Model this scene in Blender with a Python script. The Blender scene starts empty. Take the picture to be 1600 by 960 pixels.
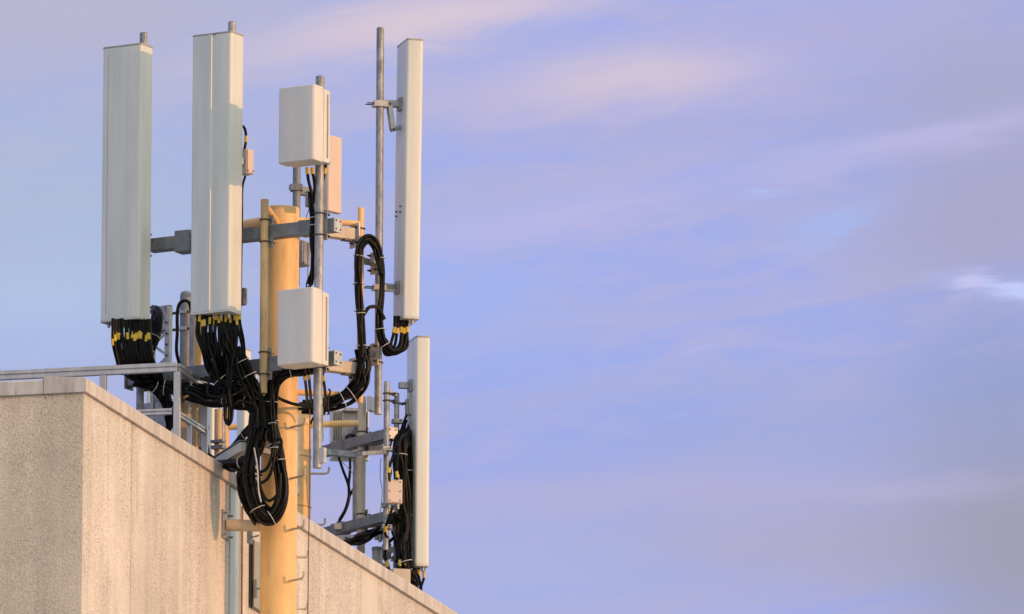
import bpy, math, random
from mathutils import Vector as V, Matrix
R = math.radians
sc = bpy.context.scene
col = sc.collection
# ------------------------------------------------------------------ camera
F_PX, PITCH, ROLL, CAM = 20000.0, R(11.3), 0.004, V((0, 0, 1.6))
FAR = 59.7      # added to every ground distance written below (they run from 35 to 48)
cd = bpy.data.cameras.new('camera')
cam = bpy.data.objects.new('camera', cd)
col.objects.link(cam)
cd.sensor_width = 36.0
cd.lens = 36.0 * F_PX / 1600.0
cd.clip_start = 0.1
cd.clip_end = 20000
cam.location = CAM
cam.rotation_euler = (Matrix.Rotation(R(90) + PITCH, 3, 'X') @ Matrix.Rotation(ROLL, 3, 'Z')).to_euler()
sc.camera = cam
sc.view_settings.view_transform = 'Standard'
sc.view_settings.look = 'None'
sc.view_settings.exposure = 0.0
sc.view_settings.gamma = 1.0
sc.render.resolution_x, sc.render.resolution_y = 1024, 614
sc.cycles.use_denoising = True
CE, SE = math.cos(PITCH), math.sin(PITCH)

def ray(px, py):
    x, y = (px - 800) / F_PX, (480 - py) / F_PX
    x, y = x * math.cos(ROLL) - y * math.sin(ROLL), x * math.sin(ROLL) + y * math.cos(ROLL)
    d = V((x, CE - y * SE, SE + y * CE))
    return d / d.y

def P(px, py, Y):
    "the point seen at photo pixel (px, py) at ground distance FAR + Y metres"
    return CAM + ray(px, py) * (Y + FAR)

def cam_px(p):
    d = p - CAM
    dep = d.y * CE + d.z * SE
    x, y = d.x / dep, (d.z * CE - d.y * SE) / dep
    return 800 + F_PX * (x * math.cos(ROLL) + y * math.sin(ROLL))

def azel(px, py):
    d = ray(px, py).normalized()
    return math.atan2(d.x, d.y), math.asin(d.z)

# ------------------------------------------------------------------ light
SUN_AZ, SUN_EL = R(-30), R(8)          # math angle from +X, elevation
SUN = V((math.cos(SUN_AZ) * math.cos(SUN_EL), math.sin(SUN_AZ) * math.cos(SUN_EL), math.sin(SUN_EL)))
sd = bpy.data.lights.new('sun', 'SUN')
sd.energy = 2.1
sd.color = (1.0, 0.47, 0.20)
sd.angle = R(0.5)
so = bpy.data.objects.new('sun', sd)
col.objects.link(so)
so.rotation_euler = SUN.to_track_quat('Z', 'Y').to_euler()

w = bpy.data.worlds.new('World')
sc.world = w
w.use_nodes = True
nt = w.node_tree
nt.nodes.clear()
N = nt.nodes.new
L = nt.links.new

def lin(r, g, b):
    f = lambda c: (c / 255 / 12.92) if c / 255 <= 0.04045 else ((c / 255 + 0.055) / 1.055) ** 2.4
    return (f(r), f(g), f(b), 1)

SKY = 0.10
out = N('ShaderNodeOutputWorld')
bg = N('ShaderNodeBackground')
bg.inputs['Strength'].default_value = SKY
L(bg.outputs[0], out.inputs[0])
sky = N('ShaderNodeTexSky')
sky.sky_type = 'NISHITA'
sky.sun_disc = False
sky.sun_elevation = SUN_EL
sky.sun_rotation = math.pi / 2 - SUN_AZ
sky.air_density = 1.0
sky.dust_density = 1.5
sky.ozone_density = 1.5
tc = N('ShaderNodeTexCoord')
nrm = N('ShaderNodeVectorMath'); nrm.operation = 'NORMALIZE'
L(tc.outputs['Generated'], nrm.inputs[0])
sep = N('ShaderNodeSeparateXYZ')
L(nrm.outputs[0], sep.inputs[0])

def math_node(op, a, b=None, clamp=False):
    n = N('ShaderNodeMath'); n.operation = op; n.use_clamp = clamp
    for i, v in enumerate((a, b)):
        if v is None: continue
        if isinstance(v, (int, float)): n.inputs[i].default_value = v
        else: L(v, n.inputs[i])
    return n.outputs[0]

az = math_node('ARCTAN2', sep.outputs[0], sep.outputs[1])
el = math_node('ARCSINE', sep.outputs[2])
# soft wandering of the cloud edges
cmb = N('ShaderNodeCombineXYZ')
tilt = R(7)
a_r = math_node('ADD', math_node('MULTIPLY', az, math.cos(tilt)), math_node('MULTIPLY', el, math.sin(tilt)))
e_r = math_node('SUBTRACT', math_node('MULTIPLY', el, math.cos(tilt)), math_node('MULTIPLY', az, math.sin(tilt)))
L(math_node('MULTIPLY', a_r, 22.0 * F_PX / 8000), cmb.inputs[0])
L(math_node('MULTIPLY', e_r, 95.0 * F_PX / 8000), cmb.inputs[1])

def noise(scale, detail, rough, off):
    mp = N('ShaderNodeVectorMath'); mp.operation = 'ADD'
    L(cmb.outputs[0], mp.inputs[0]); mp.inputs[1].default_value = off
    n = N('ShaderNodeTexNoise')
    n.inputs['Scale'].default_value = scale
    n.inputs['Detail'].default_value = detail
    n.inputs['Roughness'].default_value = rough
    n.inputs['Distortion'].default_value = 0.6
    L(mp.outputs[0], n.inputs['Vector'])
    return n.outputs['Fac']

n1 = noise(0.9, 5, 0.55, (3.1, 7.7, 0.4))
n2 = noise(2.3, 6, 0.6, (11.3, 1.7, 2.4))
azw = math_node('ADD', az, math_node('MULTIPLY', math_node('SUBTRACT', n1, 0.5), 0.015 * 8000 / F_PX))
elw = math_node('ADD', el, math_node('MULTIPLY', math_node('SUBTRACT', n2, 0.5), 0.008 * 8000 / F_PX))

def mixcol(fac, a, b):
    m = N('ShaderNodeMix'); m.data_type = 'RGBA'
    if isinstance(fac, float): m.inputs[0].default_value = fac
    else: L(fac, m.inputs[0])
    for i, v in ((6, a), (7, b)):
        if isinstance(v, tuple): m.inputs[i].default_value = v
        else: L(v, m.inputs[i])
    return m.outputs[2]

def k(c):
    return tuple(v / SKY for v in c[:3]) + (1,)

def ramp(fac, lo, hi):
    n = N('ShaderNodeMapRange'); n.interpolation_type = 'SMOOTHSTEP'
    L(fac, n.inputs[0]); n.inputs[1].default_value = lo; n.inputs[2].default_value = hi
    return n.outputs[0]

def blob(px, py, sx, sy, tl, strength):
    "soft lens-shaped cloud: centre and half sizes given in photo pixels, tl = tilt in degrees"
    a0, e0 = azel(px, py)
    t = R(tl)
    da = math_node('SUBTRACT', azw, a0); de = math_node('SUBTRACT', elw, e0)
    p = math_node('MULTIPLY', math_node('ADD', math_node('MULTIPLY', da, math.cos(t)), math_node('MULTIPLY', de, math.sin(t))), F_PX / sx)
    q = math_node('MULTIPLY', math_node('SUBTRACT', math_node('MULTIPLY', de, math.cos(t)), math_node('MULTIPLY', da, math.sin(t))), F_PX / sy)
    r2 = math_node('ADD', math_node('MULTIPLY', p, p), math_node('MULTIPLY', q, q))
    g = math_node('POWER', 2.718, math_node('MULTIPLY', r2, -1.0))
    return math_node('MULTIPLY', g, strength)

cl = mixcol(ramp(n1, 0.36, 0.66), k(lin(160, 174, 235)), k(lin(176, 178, 222)))
cl = mixcol(math_node('MULTIPLY', ramp(n2, 0.42, 0.68), 0.38), cl, k(lin(188, 182, 220)))
BLOBS = [
    (60, 360, 420, 260, 5, 0.85, (175, 190, 215)),
    (150, 20, 420, 110, 6, 0.9, (186, 183, 207)),
    (620, 40, 280, 44, 12, 0.85, (218, 201, 214)),
    (60, 480, 240, 90, 4, 0.6, (178, 198, 234)),
    (940, 135, 330, 70, 5, 0.7, (194, 186, 218)),
    (1560, 150, 280, 150, 0, 0.9, (170, 170, 203)),
    (1280, 60, 260, 90, 8, 0.5, (180, 176, 222)),
    (830, 350, 260, 32, 12, 0.9, (190, 184, 228)),
    (1560, 340, 200, 120, 10, 0.85, (170, 167, 200)),
    (1500, 210, 260, 30, 12, 0.6, (188, 184, 226)),
    (700, 470, 220, 120, 0, 0.6, (158, 180, 242)),
    (1250, 690, 480, 110, 3, 0.6, (157, 170, 220)),
    (1000, 770, 420, 40, 4, 0.8, (182, 178, 218)),
    (1270, 850, 420, 80, 3, 0.9, (177, 172, 203)),
    (1590, 840, 200, 260, 0, 0.9, (160, 158, 178)),
    (800, 900, 260, 90, 0, 0.6, (172, 182, 226)),
    (1580, 600, 160, 110, 0, 0.6, (146, 160, 204)),
    (1560, 452, 74, 13, -9, 0.95, (196, 206, 250)),
    (1502, 440, 26, 12, 20, 0.7, (206, 200, 238)),
    (1325, 355, 60, 18, 30, 0.55, (166, 188, 244)),
    (1100, 546, 26, 8, 12, 0.5, (184, 188, 246)),
    (1195, 302, 34, 7, 5, 0.6, (178, 194, 246)),
    (1290, 350, 70, 20, 25, 0.6, (166, 188, 242)),
    (1000, 118, 180, 38, 5, 0.72, (217, 201, 215)),
    (720, 18, 200, 26, 8, 0.6, (220, 203, 214)),
    (1400, 225, 260, 18, 12, 0.6, (190, 186, 228)),
    (1380, 770, 240, 20, 3, 0.6, (184, 178, 212)),
    (1080, 200, 300, 22, 4, 0.4, (172, 172, 216)),
]
for px, py, sx, sy, tl, st, c in BLOBS:
    cl = mixcol(blob(px, py, sx, sy, tl, st), cl, k(lin(*c)))
dot = N('ShaderNodeVectorMath'); dot.operation = 'DOT_PRODUCT'
L(nrm.outputs[0], dot.inputs[0]); dot.inputs[1].default_value = V((math.cos(SUN_AZ), math.sin(SUN_AZ), 0))
far = ramp(dot.outputs['Value'], -0.41, 0.08)
warm = mixcol(0.55, sky.outputs[0], k((1.60, 1.58, 1.42, 1)))
L(mixcol(far, cl, warm), bg.inputs['Color'])

# ------------------------------------------------------------------ materials
def new_mat(name):
    m = bpy.data.materials.new(name); m.use_nodes = True
    t = m.node_tree
    return m, t, t.nodes['Principled BSDF']

def mottled(name, c1, c2, rough=0.5, metal=0.0, scale=8.0, stretch=(1, 1, 1), bump=0.0, bscale=60, c3=None, spec=0.5, lo=0.35, hi=0.65):
    m, t, b = new_mat(name)
    n = t.nodes.new; l = t.links.new
    co = n('ShaderNodeTexCoord'); mp = n('ShaderNodeMapping')
    mp.inputs['Scale'].default_value = stretch
    l(co.outputs['Object'], mp.inputs[0])
    no = n('ShaderNodeTexNoise'); no.inputs['Scale'].default_value = scale; no.inputs['Detail'].default_value = 6
    no.inputs['Roughness'].default_value = 0.6
    l(mp.outputs[0], no.inputs['Vector'])
    rp = n('ShaderNodeValToRGB')
    rp.color_ramp.elements[0].position = lo; rp.color_ramp.elements[0].color = (*c1, 1)
    rp.color_ramp.elements[1].position = hi; rp.color_ramp.elements[1].color = (*c2, 1)
    l(no.outputs['Fac'], rp.inputs[0])
    colr = rp.outputs[0]
    if c3:
        n3 = n('ShaderNodeTexNoise'); n3.inputs['Scale'].default_value = scale * 5; n3.inputs['Detail'].default_value = 4
        l(mp.outputs[0], n3.inputs['Vector'])
        r3 = n('ShaderNodeValToRGB')
        r3.color_ramp.elements[0].position = 0.58; r3.color_ramp.elements[0].color = (0, 0, 0, 1)
        r3.color_ramp.elements[1].position = 0.72; r3.color_ramp.elements[1].color = (1, 1, 1, 1)
        l(n3.outputs['Fac'], r3.inputs[0])
        mx = n('ShaderNodeMix'); mx.data_type = 'RGBA'
        l(r3.outputs[0], mx.inputs[0]); l(colr, mx.inputs[6]); mx.inputs[7].default_value = (*c3, 1)
        colr = mx.outputs[2]
    l(colr, b.inputs['Base Color'])
    b.inputs['Roughness'].default_value = rough
    b.inputs['Metallic'].default_value = metal
    b.inputs['Specular IOR Level'].default_value = spec
    if bump:
        nb = n('ShaderNodeTexNoise'); nb.inputs['Scale'].default_value = bscale; nb.inputs['Detail'].default_value = 3
        l(co.outputs['Object'], nb.inputs['Vector'])
        bp = n('ShaderNodeBump'); bp.inputs['Strength'].default_value = bump; bp.inputs['Distance'].default_value = 0.01
        l(nb.outputs['Fac'], bp.inputs['Height']); l(bp.outputs[0], b.inputs['Normal'])
    return m

def pebble(name, base, dark, light, streak):
    m, t, b = new_mat(name)
    n = t.nodes.new; l = t.links.new
    co = n('ShaderNodeTexCoord')
    def nz(scale, det, st=(1, 1, 1), rough=0.6):
        mp = n('ShaderNodeMapping'); mp.inputs['Scale'].default_value = st
        l(co.outputs['Object'], mp.inputs[0])
        x = n('ShaderNodeTexNoise'); x.inputs['Scale'].default_value = scale; x.inputs['Detail'].default_value = det
        x.inputs['Roughness'].default_value = rough
        l(mp.outputs[0], x.inputs['Vector']); return x.outputs['Fac']
    def rmp(f, a, z):
        q = n('ShaderNodeMapRange'); q.interpolation_type = 'SMOOTHSTEP'
        l(f, q.inputs[0]); q.inputs[1].default_value = a; q.inputs[2].default_value = z
        return q.outputs[0]
    def mx(f, a, c):
        q = n('ShaderNodeMix'); q.data_type = 'RGBA'
        l(f, q.inputs[0])
        for i, v in ((6, a), (7, c)):
            if isinstance(v, tuple): q.inputs[i].default_value = (*v, 1)
            else: l(v, q.inputs[i])
        return q.outputs[2]
    def scale_by(colr, f, lo, hi, a=0.32, z=0.68):
        q = n('ShaderNodeMapRange'); l(f, q.inputs[0])
        for i, v in enumerate((a, z, lo, hi)): q.inputs[i + 1].default_value = v
        h = n('ShaderNodeHueSaturation'); l(q.outputs[0], h.inputs['Value']); l(colr, h.inputs['Color'])
        return h.outputs[0]
    oi = n('ShaderNodeObjectInfo')
    c = mx(rmp(nz(1.2, 4), 0.3, 0.7), base, tuple(v * 0.86 for v in base))
    # weather streaks running down, patchy
    st = n('ShaderNodeMath'); st.operation = 'MULTIPLY'
    l(rmp(nz(7.0, 4, (1, 1, 0.06)), 0.46, 0.68), st.inputs[0]); l(rmp(nz(1.6, 3), 0.4, 0.65), st.inputs[1])
    c = mx(st.outputs[0], c, streak)
    sp = n('ShaderNodeMath'); sp.operation = 'MULTIPLY'
    l(rmp(nz(75, 2), 0.56, 0.66), sp.inputs[0]); l(rmp(nz(2.2, 4, (1, 1, 0.5)), 0.36, 0.62), sp.inputs[1])
    c = mx(sp.outputs[0], c, dark)
    c = mx(rmp(nz(110, 2), 0.60, 0.70), c, light)
    rough_c = scale_by(c, nz(58, 3), 0.70, 1.18)
    c = mx(rmp(nz(1.5, 4, (1, 1, 0.22)), 0.40, 0.60), scale_by(c, nz(48, 2), 0.86, 1.08), rough_c)
    c = scale_by(c, nz(6.5, 6, (1, 1, 0.03)), 0.90, 1.06)
    c = scale_by(c, nz(0.9, 5), 0.92, 1.06)
    hv = n('ShaderNodeHueSaturation')
    ov = n('ShaderNodeMapRange'); l(oi.outputs['Random'], ov.inputs[0]); ov.inputs[3].default_value = 0.94; ov.inputs[4].default_value = 1.06
    l(ov.outputs[0], hv.inputs['Value']); l(c, hv.inputs['Color'])
    l(hv.outputs[0], b.inputs['Base Color'])
    b.inputs['Roughness'].default_value = 0.9
    b.inputs['Specular IOR Level'].default_value = 0.2
    bp = n('ShaderNodeBump'); bp.inputs['Strength'].default_value = 0.6; bp.inputs['Distance'].default_value = 0.012
    l(nz(70, 3), bp.inputs['Height']); l(bp.outputs[0], b.inputs['Normal'])
    return m

M = {}
M['radome'] = mottled('white_radome', (0.60, 0.63, 0.59), (0.72, 0.74, 0.70), 0.40, 0, 4.0, (2.2, 2.2, 0.16), 0.03, 40)
M['radome_cap'] = mottled('radome_cap', (0.30, 0.29, 0.27), (0.42, 0.41, 0.38), 0.6, 0, 12)
M['radome_lip'] = mottled('radome_lip', (0.52, 0.53, 0.50), (0.64, 0.65, 0.61), 0.5, 0, 12)
M['radio'] = mottled('radio_shell', (0.63, 0.62, 0.59), (0.73, 0.72, 0.68), 0.45, 0, 4, (1, 1, .4), 0.02, 50)
M['peach'] = mottled('peach_shell', (0.66, 0.53, 0.44), (0.72, 0.59, 0.50), 0.45, 0, 4, (1, 1, .4), 0.02, 50)  # pale pinkish shell with the warm tint of sunlight mixed into its colour
M['radio_dark'] = mottled('radio_back', (0.20, 0.21, 0.22), (0.28, 0.29, 0.30), 0.55, 0.2, 10)
M['yellow'] = mottled('yellow_paint', (0.76, 0.47, 0.19), (0.90, 0.60, 0.27), 0.5, 0, 4.5, (1, 1, 0.25), 0.05, 30, c3=(0.70, 0.45, 0.21))
M['yellow_worn'] = mottled('worn_yellow_paint', (0.46, 0.34, 0.19), (0.72, 0.50, 0.24), 0.6, 0, 9, (1, 1, 0.3), 0.05, 40, c3=(0.34, 0.28, 0.20))
M['galv'] = mottled('galvanised_steel', (0.18, 0.20, 0.22), (0.40, 0.42, 0.44), 0.5, 0.35, 22, (1, 1, 0.5), 0.05, 80, c3=(0.42, 0.44, 0.46))
M['galv_dull'] = mottled('dull_galvanised_tube', (0.15, 0.17, 0.19), (0.25, 0.27, 0.29), 0.55, 0.25, 9, (1, 1, 0.5), 0.04, 60, c3=(0.10, 0.12, 0.14))
M['galv_pale'] = mottled('pale_galvanised_steel', (0.42, 0.43, 0.43), (0.58, 0.59, 0.58), 0.5, 0.2, 16, (1, 1, 1), 0.03, 80)
M['cream'] = mottled('cream_paint', (0.64, 0.53, 0.37), (0.72, 0.61, 0.45), 0.5, 0, 6, bump=0.03, bscale=30)  # cream tone with the warmth of sunlight painted in
M['beige'] = mottled('beige_paint', (0.50, 0.43, 0.33), (0.60, 0.52, 0.41), 0.55, 0, 8)
M['cable'] = mottled('black_cable_jacket', (0.002, 0.002, 0.002), (0.005, 0.005, 0.005), 0.34, 0, 20, spec=0.16)
M['cable_dusty'] = mottled('dusty_cable_jacket', (0.010, 0.010, 0.010), (0.026, 0.025, 0.024), 0.6, 0, 14, spec=0.2)
M['tie'] = mottled('white_cable_tie', (0.62, 0.62, 0.60), (0.75, 0.75, 0.72), 0.4, 0, 30)
M['tape'] = mottled('yellow_marker_tape', (0.62, 0.42, 0.03), (0.75, 0.52, 0.06), 0.45, 0, 40)
M['connector'] = mottled('connector_metal', (0.30, 0.30, 0.29), (0.45, 0.44, 0.42), 0.35, 0.8, 30)
M['bolt'] = mottled('dark_bolt', (0.05, 0.05, 0.05), (0.10, 0.10, 0.10), 0.45, 0.6, 40)
M['rust'] = mottled('rusty_wire', (0.22, 0.09, 0.05), (0.34, 0.14, 0.08), 0.7, 0.1, 30)
M['green'] = mottled('green_earth_wire', (0.16, 0.30, 0.10), (0.26, 0.40, 0.14), 0.5, 0, 30)
M['rail'] = mottled('rail_aluminium', (0.40, 0.42, 0.45), (0.52, 0.54, 0.57), 0.42, 0.35, 20, (1, 1, .3))
M['wall'] = pebble('pebbledash_wall', (0.755, 0.72, 0.67), (0.26, 0.21, 0.18), (0.82, 0.785, 0.73), (0.56, 0.525, 0.475))
M['wall_grey'] = pebble('rough_render_wall', (0.79, 0.70, 0.57), (0.44, 0.365, 0.295), (0.85, 0.785, 0.67), (0.70, 0.62, 0.51))
M['smooth'] = mottled('smooth_concrete', (0.64, 0.60, 0.55), (0.70, 0.66, 0.60), 0.85, 0, 3, (1, 1, 0.3), 0.05, 60)
M['coping'] = mottled('coping_concrete', (0.46, 0.43, 0.41), (0.66, 0.63, 0.60), 0.8, 0, 4, (2.2, 2.2, 0.35), 0.08, 50, c3=(0.40, 0.37, 0.35))
M['sealant'] = mottled('brown_sealant', (0.14, 0.09, 0.06), (0.20, 0.13, 0.09), 0.8, 0, 20)
M['pipe_blue'] = mottled('blue_grey_downpipe', (0.34, 0.40, 0.45), (0.43, 0.49, 0.53), 0.4, 0.1, 5, (1, 1, .2))
M['shadow_gap'] = mottled('black_gap', (0.01, 0.01, 0.01), (0.02, 0.02, 0.02), 0.9, 0, 5)
M['door_green'] = mottled('grey_green_board', (0.30, 0.31, 0.27), (0.36, 0.37, 0.32), 0.6, 0, 5, (1, 1, .3))
M['roof'] = mottled('roof_membrane', (0.22, 0.21, 0.20), (0.30, 0.29, 0.27), 0.9, 0, 1.5)
M['ground'] = mottled('pale_paving', (0.26, 0.25, 0.23), (0.33, 0.32, 0.29), 0.9, 0, 0.3, bump=0.1, bscale=4)
M['red'] = mottled('red_mark', (0.40, 0.04, 0.03), (0.5, 0.06, 0.04), 0.5, 0, 20)

# ------------------------------------------------------------------ mesh helpers
class MB:
    def __init__(self): self.v = []; self.f = []
    def add(self, vs, fs):
        o = len(self.v); self.v += [V(x) for x in vs]; self.f += [tuple(i + o for i in q) for q in fs]; return self
    def box(self, c, ax, ay, az_, hx, hy, hz):
        c = V(c); ax, ay, az_ = V(ax).normalized(), V(ay).normalized(), V(az_).normalized()
        vs = [c + ax * hx * i + ay * hy * j + az_ * hz * k_ for k_ in (-1, 1) for j in (-1, 1) for i in (-1, 1)]
        return self.add(vs, [(0, 2, 3, 1), (4, 5, 7, 6), (0, 1, 5, 4), (2, 6, 7, 3), (0, 4, 6, 2), (1, 3, 7, 5)])
    def bar(self, p0, p1, w_, h_, up=(0, 0, 1)):
        p0, p1 = V(p0), V(p1); d = (p1 - p0); ln = d.length; d.normalize()
        s = d.cross(V(up)).normalized(); u_ = s.cross(d)
        return self.box((p0 + p1) / 2, d, s, u_, ln / 2, w_ / 2, h_ / 2)
    def tube(self, pts, r, n=8, caps=True):
        pts = [V(p) for p in pts]
        rs = r if isinstance(r, (list, tuple)) else [r] * len(pts)
        t0 = (pts[1] - pts[0]).normalized()
        ref = V((0, 0, 1)) if abs(t0.z) < 0.9 else V((1, 0, 0))
        nrm_ = t0.cross(ref).normalized()
        o = len(self.v)
        for i, p in enumerate(pts):
            t = (pts[min(i + 1, len(pts) - 1)] - pts[max(i - 1, 0)]).normalized()
            nrm_ = (nrm_ - t * nrm_.dot(t))
            if nrm_.length < 1e-6: nrm_ = t.orthogonal()
            nrm_.normalize(); b = t.cross(nrm_)
            for j in range(n):
                a = 2 * math.pi * j / n
                self.v.append(p + (nrm_ * math.cos(a) + b * math.sin(a)) * rs[i])
        for i in range(len(pts) - 1):
            for j in range(n):
                a, b_ = o + i * n + j, o + i * n + (j + 1) % n
                self.f.append((a, b_, b_ + n, a + n))
        if caps:
            self.f.append(tuple(o + j for j in reversed(range(n))))
            e = o + (len(pts) - 1) * n
            self.f.append(tuple(e + j for j in range(n)))
        return self
    def cyl(self, p0, p1, r, n=20): return self.tube([p0, p1], r, n)
    def prism(self, poly, org, ax, ay, axis, h):
        "polygon (a,b) in the plane (ax, ay) at org, swept h along axis"
        org, ax, ay, axis = V(org), V(ax), V(ay), V(axis)
        n = len(poly)
        lo = [org + ax * a + ay * b for a, b in poly]
        hi = [p + axis * h for p in lo]
        if ax.cross(ay).dot(axis) * h < 0:
            lo, hi = hi, lo
        return self.add(lo + hi, [tuple(reversed(range(n))), tuple(range(n, 2 * n))] +
                        [(i, (i + 1) % n, n + (i + 1) % n, n + i) for i in range(n)])
    def ring(self, c, axis, R_, r, n=20, m=8, a0=0, a1=2 * math.pi, start=None):
        axis = V(axis).normalized()
        s = V(start).normalized() if start is not None else axis.orthogonal().normalized()
        s = (s - axis * s.dot(axis)).normalized(); b = axis.cross(s)
        full = abs(a1 - a0 - 2 * math.pi) < 1e-6
        pts = [V(c) + (s * math.cos(a0 + (a1 - a0) * i / n) + b * math.sin(a0 + (a1 - a0) * i / n)) * R_ for i in range(n + 1)]
        return self.tube(pts, r, m, caps=not full)
    def build(self, name, m, parent=None, loc=None, bevel=0.0, smooth=30):
        me = bpy.data.meshes.new(name)
        if parent is not None:
            org = world_loc(parent)
        else:
            org = V(loc) if loc is not None else V((sum(v.x for v in self.v) / len(self.v), sum(v.y for v in self.v) / len(self.v), min(v.z for v in self.v)))
        me.from_pydata([tuple(v - org) for v in self.v], [], self.f)
        me.materials.append(M[m])
        for p in me.polygons: p.use_smooth = True
        me.set_sharp_from_angle(angle=R(smooth))
        o = bpy.data.objects.new(name, me)
        col.objects.link(o)
        if parent is not None: o.parent = parent
        else: o.location = org
        if bevel:
            bv = o.modifiers.new('bevel', 'BEVEL'); bv.width = bevel; bv.segments = 3
            bv.limit_method = 'ANGLE'; bv.angle_limit = R(40); bv.harden_normals = True
        return o

def world_loc(o):
    p = V((0, 0, 0))
    while o is not None:
        p += V(o.location); o = o.parent
    return p

def tag(o, label=None, cat=None, group=None, kind=None):
    if label: o['label'] = label
    if cat: o['category'] = cat
    if group: o['group'] = group
    if kind: o['kind'] = kind
    return o

def thing(name, loc, label, cat, group=None):
    o = bpy.data.objects.new(name, None); col.objects.link(o)
    o.empty_display_size = 0.1
    o.location = V(loc)
    return tag(o, label, cat, group)

UP = V((0, 0, 1))
def plan(deg): return V((math.cos(R(deg)), math.sin(R(deg)), 0))
N1 = plan(-120); A1 = V((-N1.y, N1.x, 0))          # sector facing the camera: normal and its right-hand side
N2 = plan(15); A2 = V((-N2.y, N2.x, 0))            # sector facing right
N3 = plan(133); A3 = V((-N3.y, N3.x, 0))           # sector facing away to the left

def zat(px, py, Y): return P(px, py, Y).z
def at_z(p, z): return V((p.x, p.y, z))
def vpipe(px, py0, py1, Y):
    "vertical line: plan spot from the middle pixel, heights from the two rows"
    m = P(px, (py0 + py1) / 2, Y)
    return at_z(m, zat(px, py1, Y)), at_z(m, zat(px, py0, Y))

def rounded(x0, x1, y0, y1, r, n=4):
    pts = []
    for cx, cy, a in ((x1 - r, y1 - r, 0), (x0 + r, y1 - r, 90), (x0 + r, y0 + r, 180), (x1 - r, y0 + r, 270)):
        for i in range(n + 1):
            t = R(a + 90 * i / n); pts.append((cx + r * math.cos(t), cy + r * math.sin(t)))
    return pts

# ------------------------------------------------------------------ ground
g = MB().add([(-6000, -6000, 0), (6000, -6000, 0), (6000, 9000, 0), (-6000, 9000, 0)], [(0, 1, 2, 3)])
tag(g.build('ground', 'ground', None, (0, 0, 0)), kind='structure')

# ------------------------------------------------------------------ building
U = V((math.cos(R(-15.15)), math.sin(R(-15.15)), 0)); W_ = V((-U.y, U.x, 0))    # U along the left wall, W_ along the right wall
CORNER = P(135, 591, 35.08)
ZT = CORNER.z
def wall_s(px):
    "distance along the right wall of the spot seen at column px on the coping line"
    lo, hi = 0.0, 30.0
    for _ in range(50):
        m = (lo + hi) / 2
        q = cam_px(CORNER + W_ * m)
        if q < px: lo = m
        else: hi = m
    return lo
COP_H = 0.105
bld = thing('concrete_building', (CORNER.x, CORNER.y, 0), 'pale pebbledash concrete building with grey coping along its sloping roof edge', 'building')
zb = ZT - COP_H
fo = CORNER - U * 0.03 + W_ * 0.03                 # outer wall corner, set in under the coping
# left wall: one rough sheet
MB().box(fo - U * 7.0 + W_ * 0.12 + V((0, 0, zb / 2 - ZT)), U, W_, UP, 7.0, 0.12, zb / 2 - 0.001).build('wall', 'wall_grey', bld)['label'] = 'rough grey rendered wall in shade'
# right wall: precast panels with open joints
cuts = [170, 207, 245, 281, 318, 359]
def face_s(px): return wall_s(px + 5.8)      # the wall face sits 3 cm in from the coping edge
ss = [0.0] + [face_s(c) for c in cuts]
def wall_panel(s0, s1, m='wall', th=0.12, proud=0.0, z_top=None):
    zt = zb if z_top is None else z_top
    c = CORNER - U * (0.03 + th - proud) + W_ * ((s0 + s1) / 2)
    return MB().box(at_z(c, zt / 2 - 0.001), U, W_, UP, th, (s1 - s0) / 2, zt / 2 - 0.001).build('wall_panel', m, bld, bevel=0.004)
for i in range(len(ss) - 1):
    s0 = 0.032 + 0.24 if i == 0 else ss[i] + 0.002
    wall_panel(s0, ss[i + 1] - (0.004 if i != 1 else 0.010))
# the short return closing the corner panel in front of the left wall sheet
wall_panel(0.033, 0.268, 'wall', 0.12, 0.0005)
sa, sb_ = face_s(359), face_s(377)
# recess with downpipe
c = CORNER - U * 0.33 + W_ * ((sa + sb_) / 2)
MB().box(at_z(c, zb / 2 - 0.001), U, W_, UP, 0.06, (sb_ - sa) / 2 + 0.05, zb / 2 - 0.002).build('recess_back', 'smooth', bld)
rest = [377, 392, 480, 500, 530, 565, 591, 633, 648, 676, 706, 740, 790]
rs_ = [face_s(c) for c in rest]
for i in range(len(rs_) - 1):
    wall_panel(rs_[i] + 0.002, rs_[i + 1] - 0.003, 'smooth' if rest[i] == 565 else 'wall')
wall_panel(rs_[-1] + 0.01, rs_[-1] + 12, 'wall')
# dark backing seen through the open joints
c = CORNER - U * 0.30 + W_ * 15
MB().box(at_z(c, (zb - 0.3) / 2), U, W_, UP, 0.015, 14.6, (zb - 0.3) / 2 - 0.001).build('joint_backing', 'shadow_gap', bld)
p = CORNER - U * 0.028 + W_ * (face_s(378.5))
MB().box(at_z(p, zb / 2 - 0.05), U, W_, UP, 0.004, 0.018, zb / 2 - 0.06).build('sealant_strip', 'sealant', bld)
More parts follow.
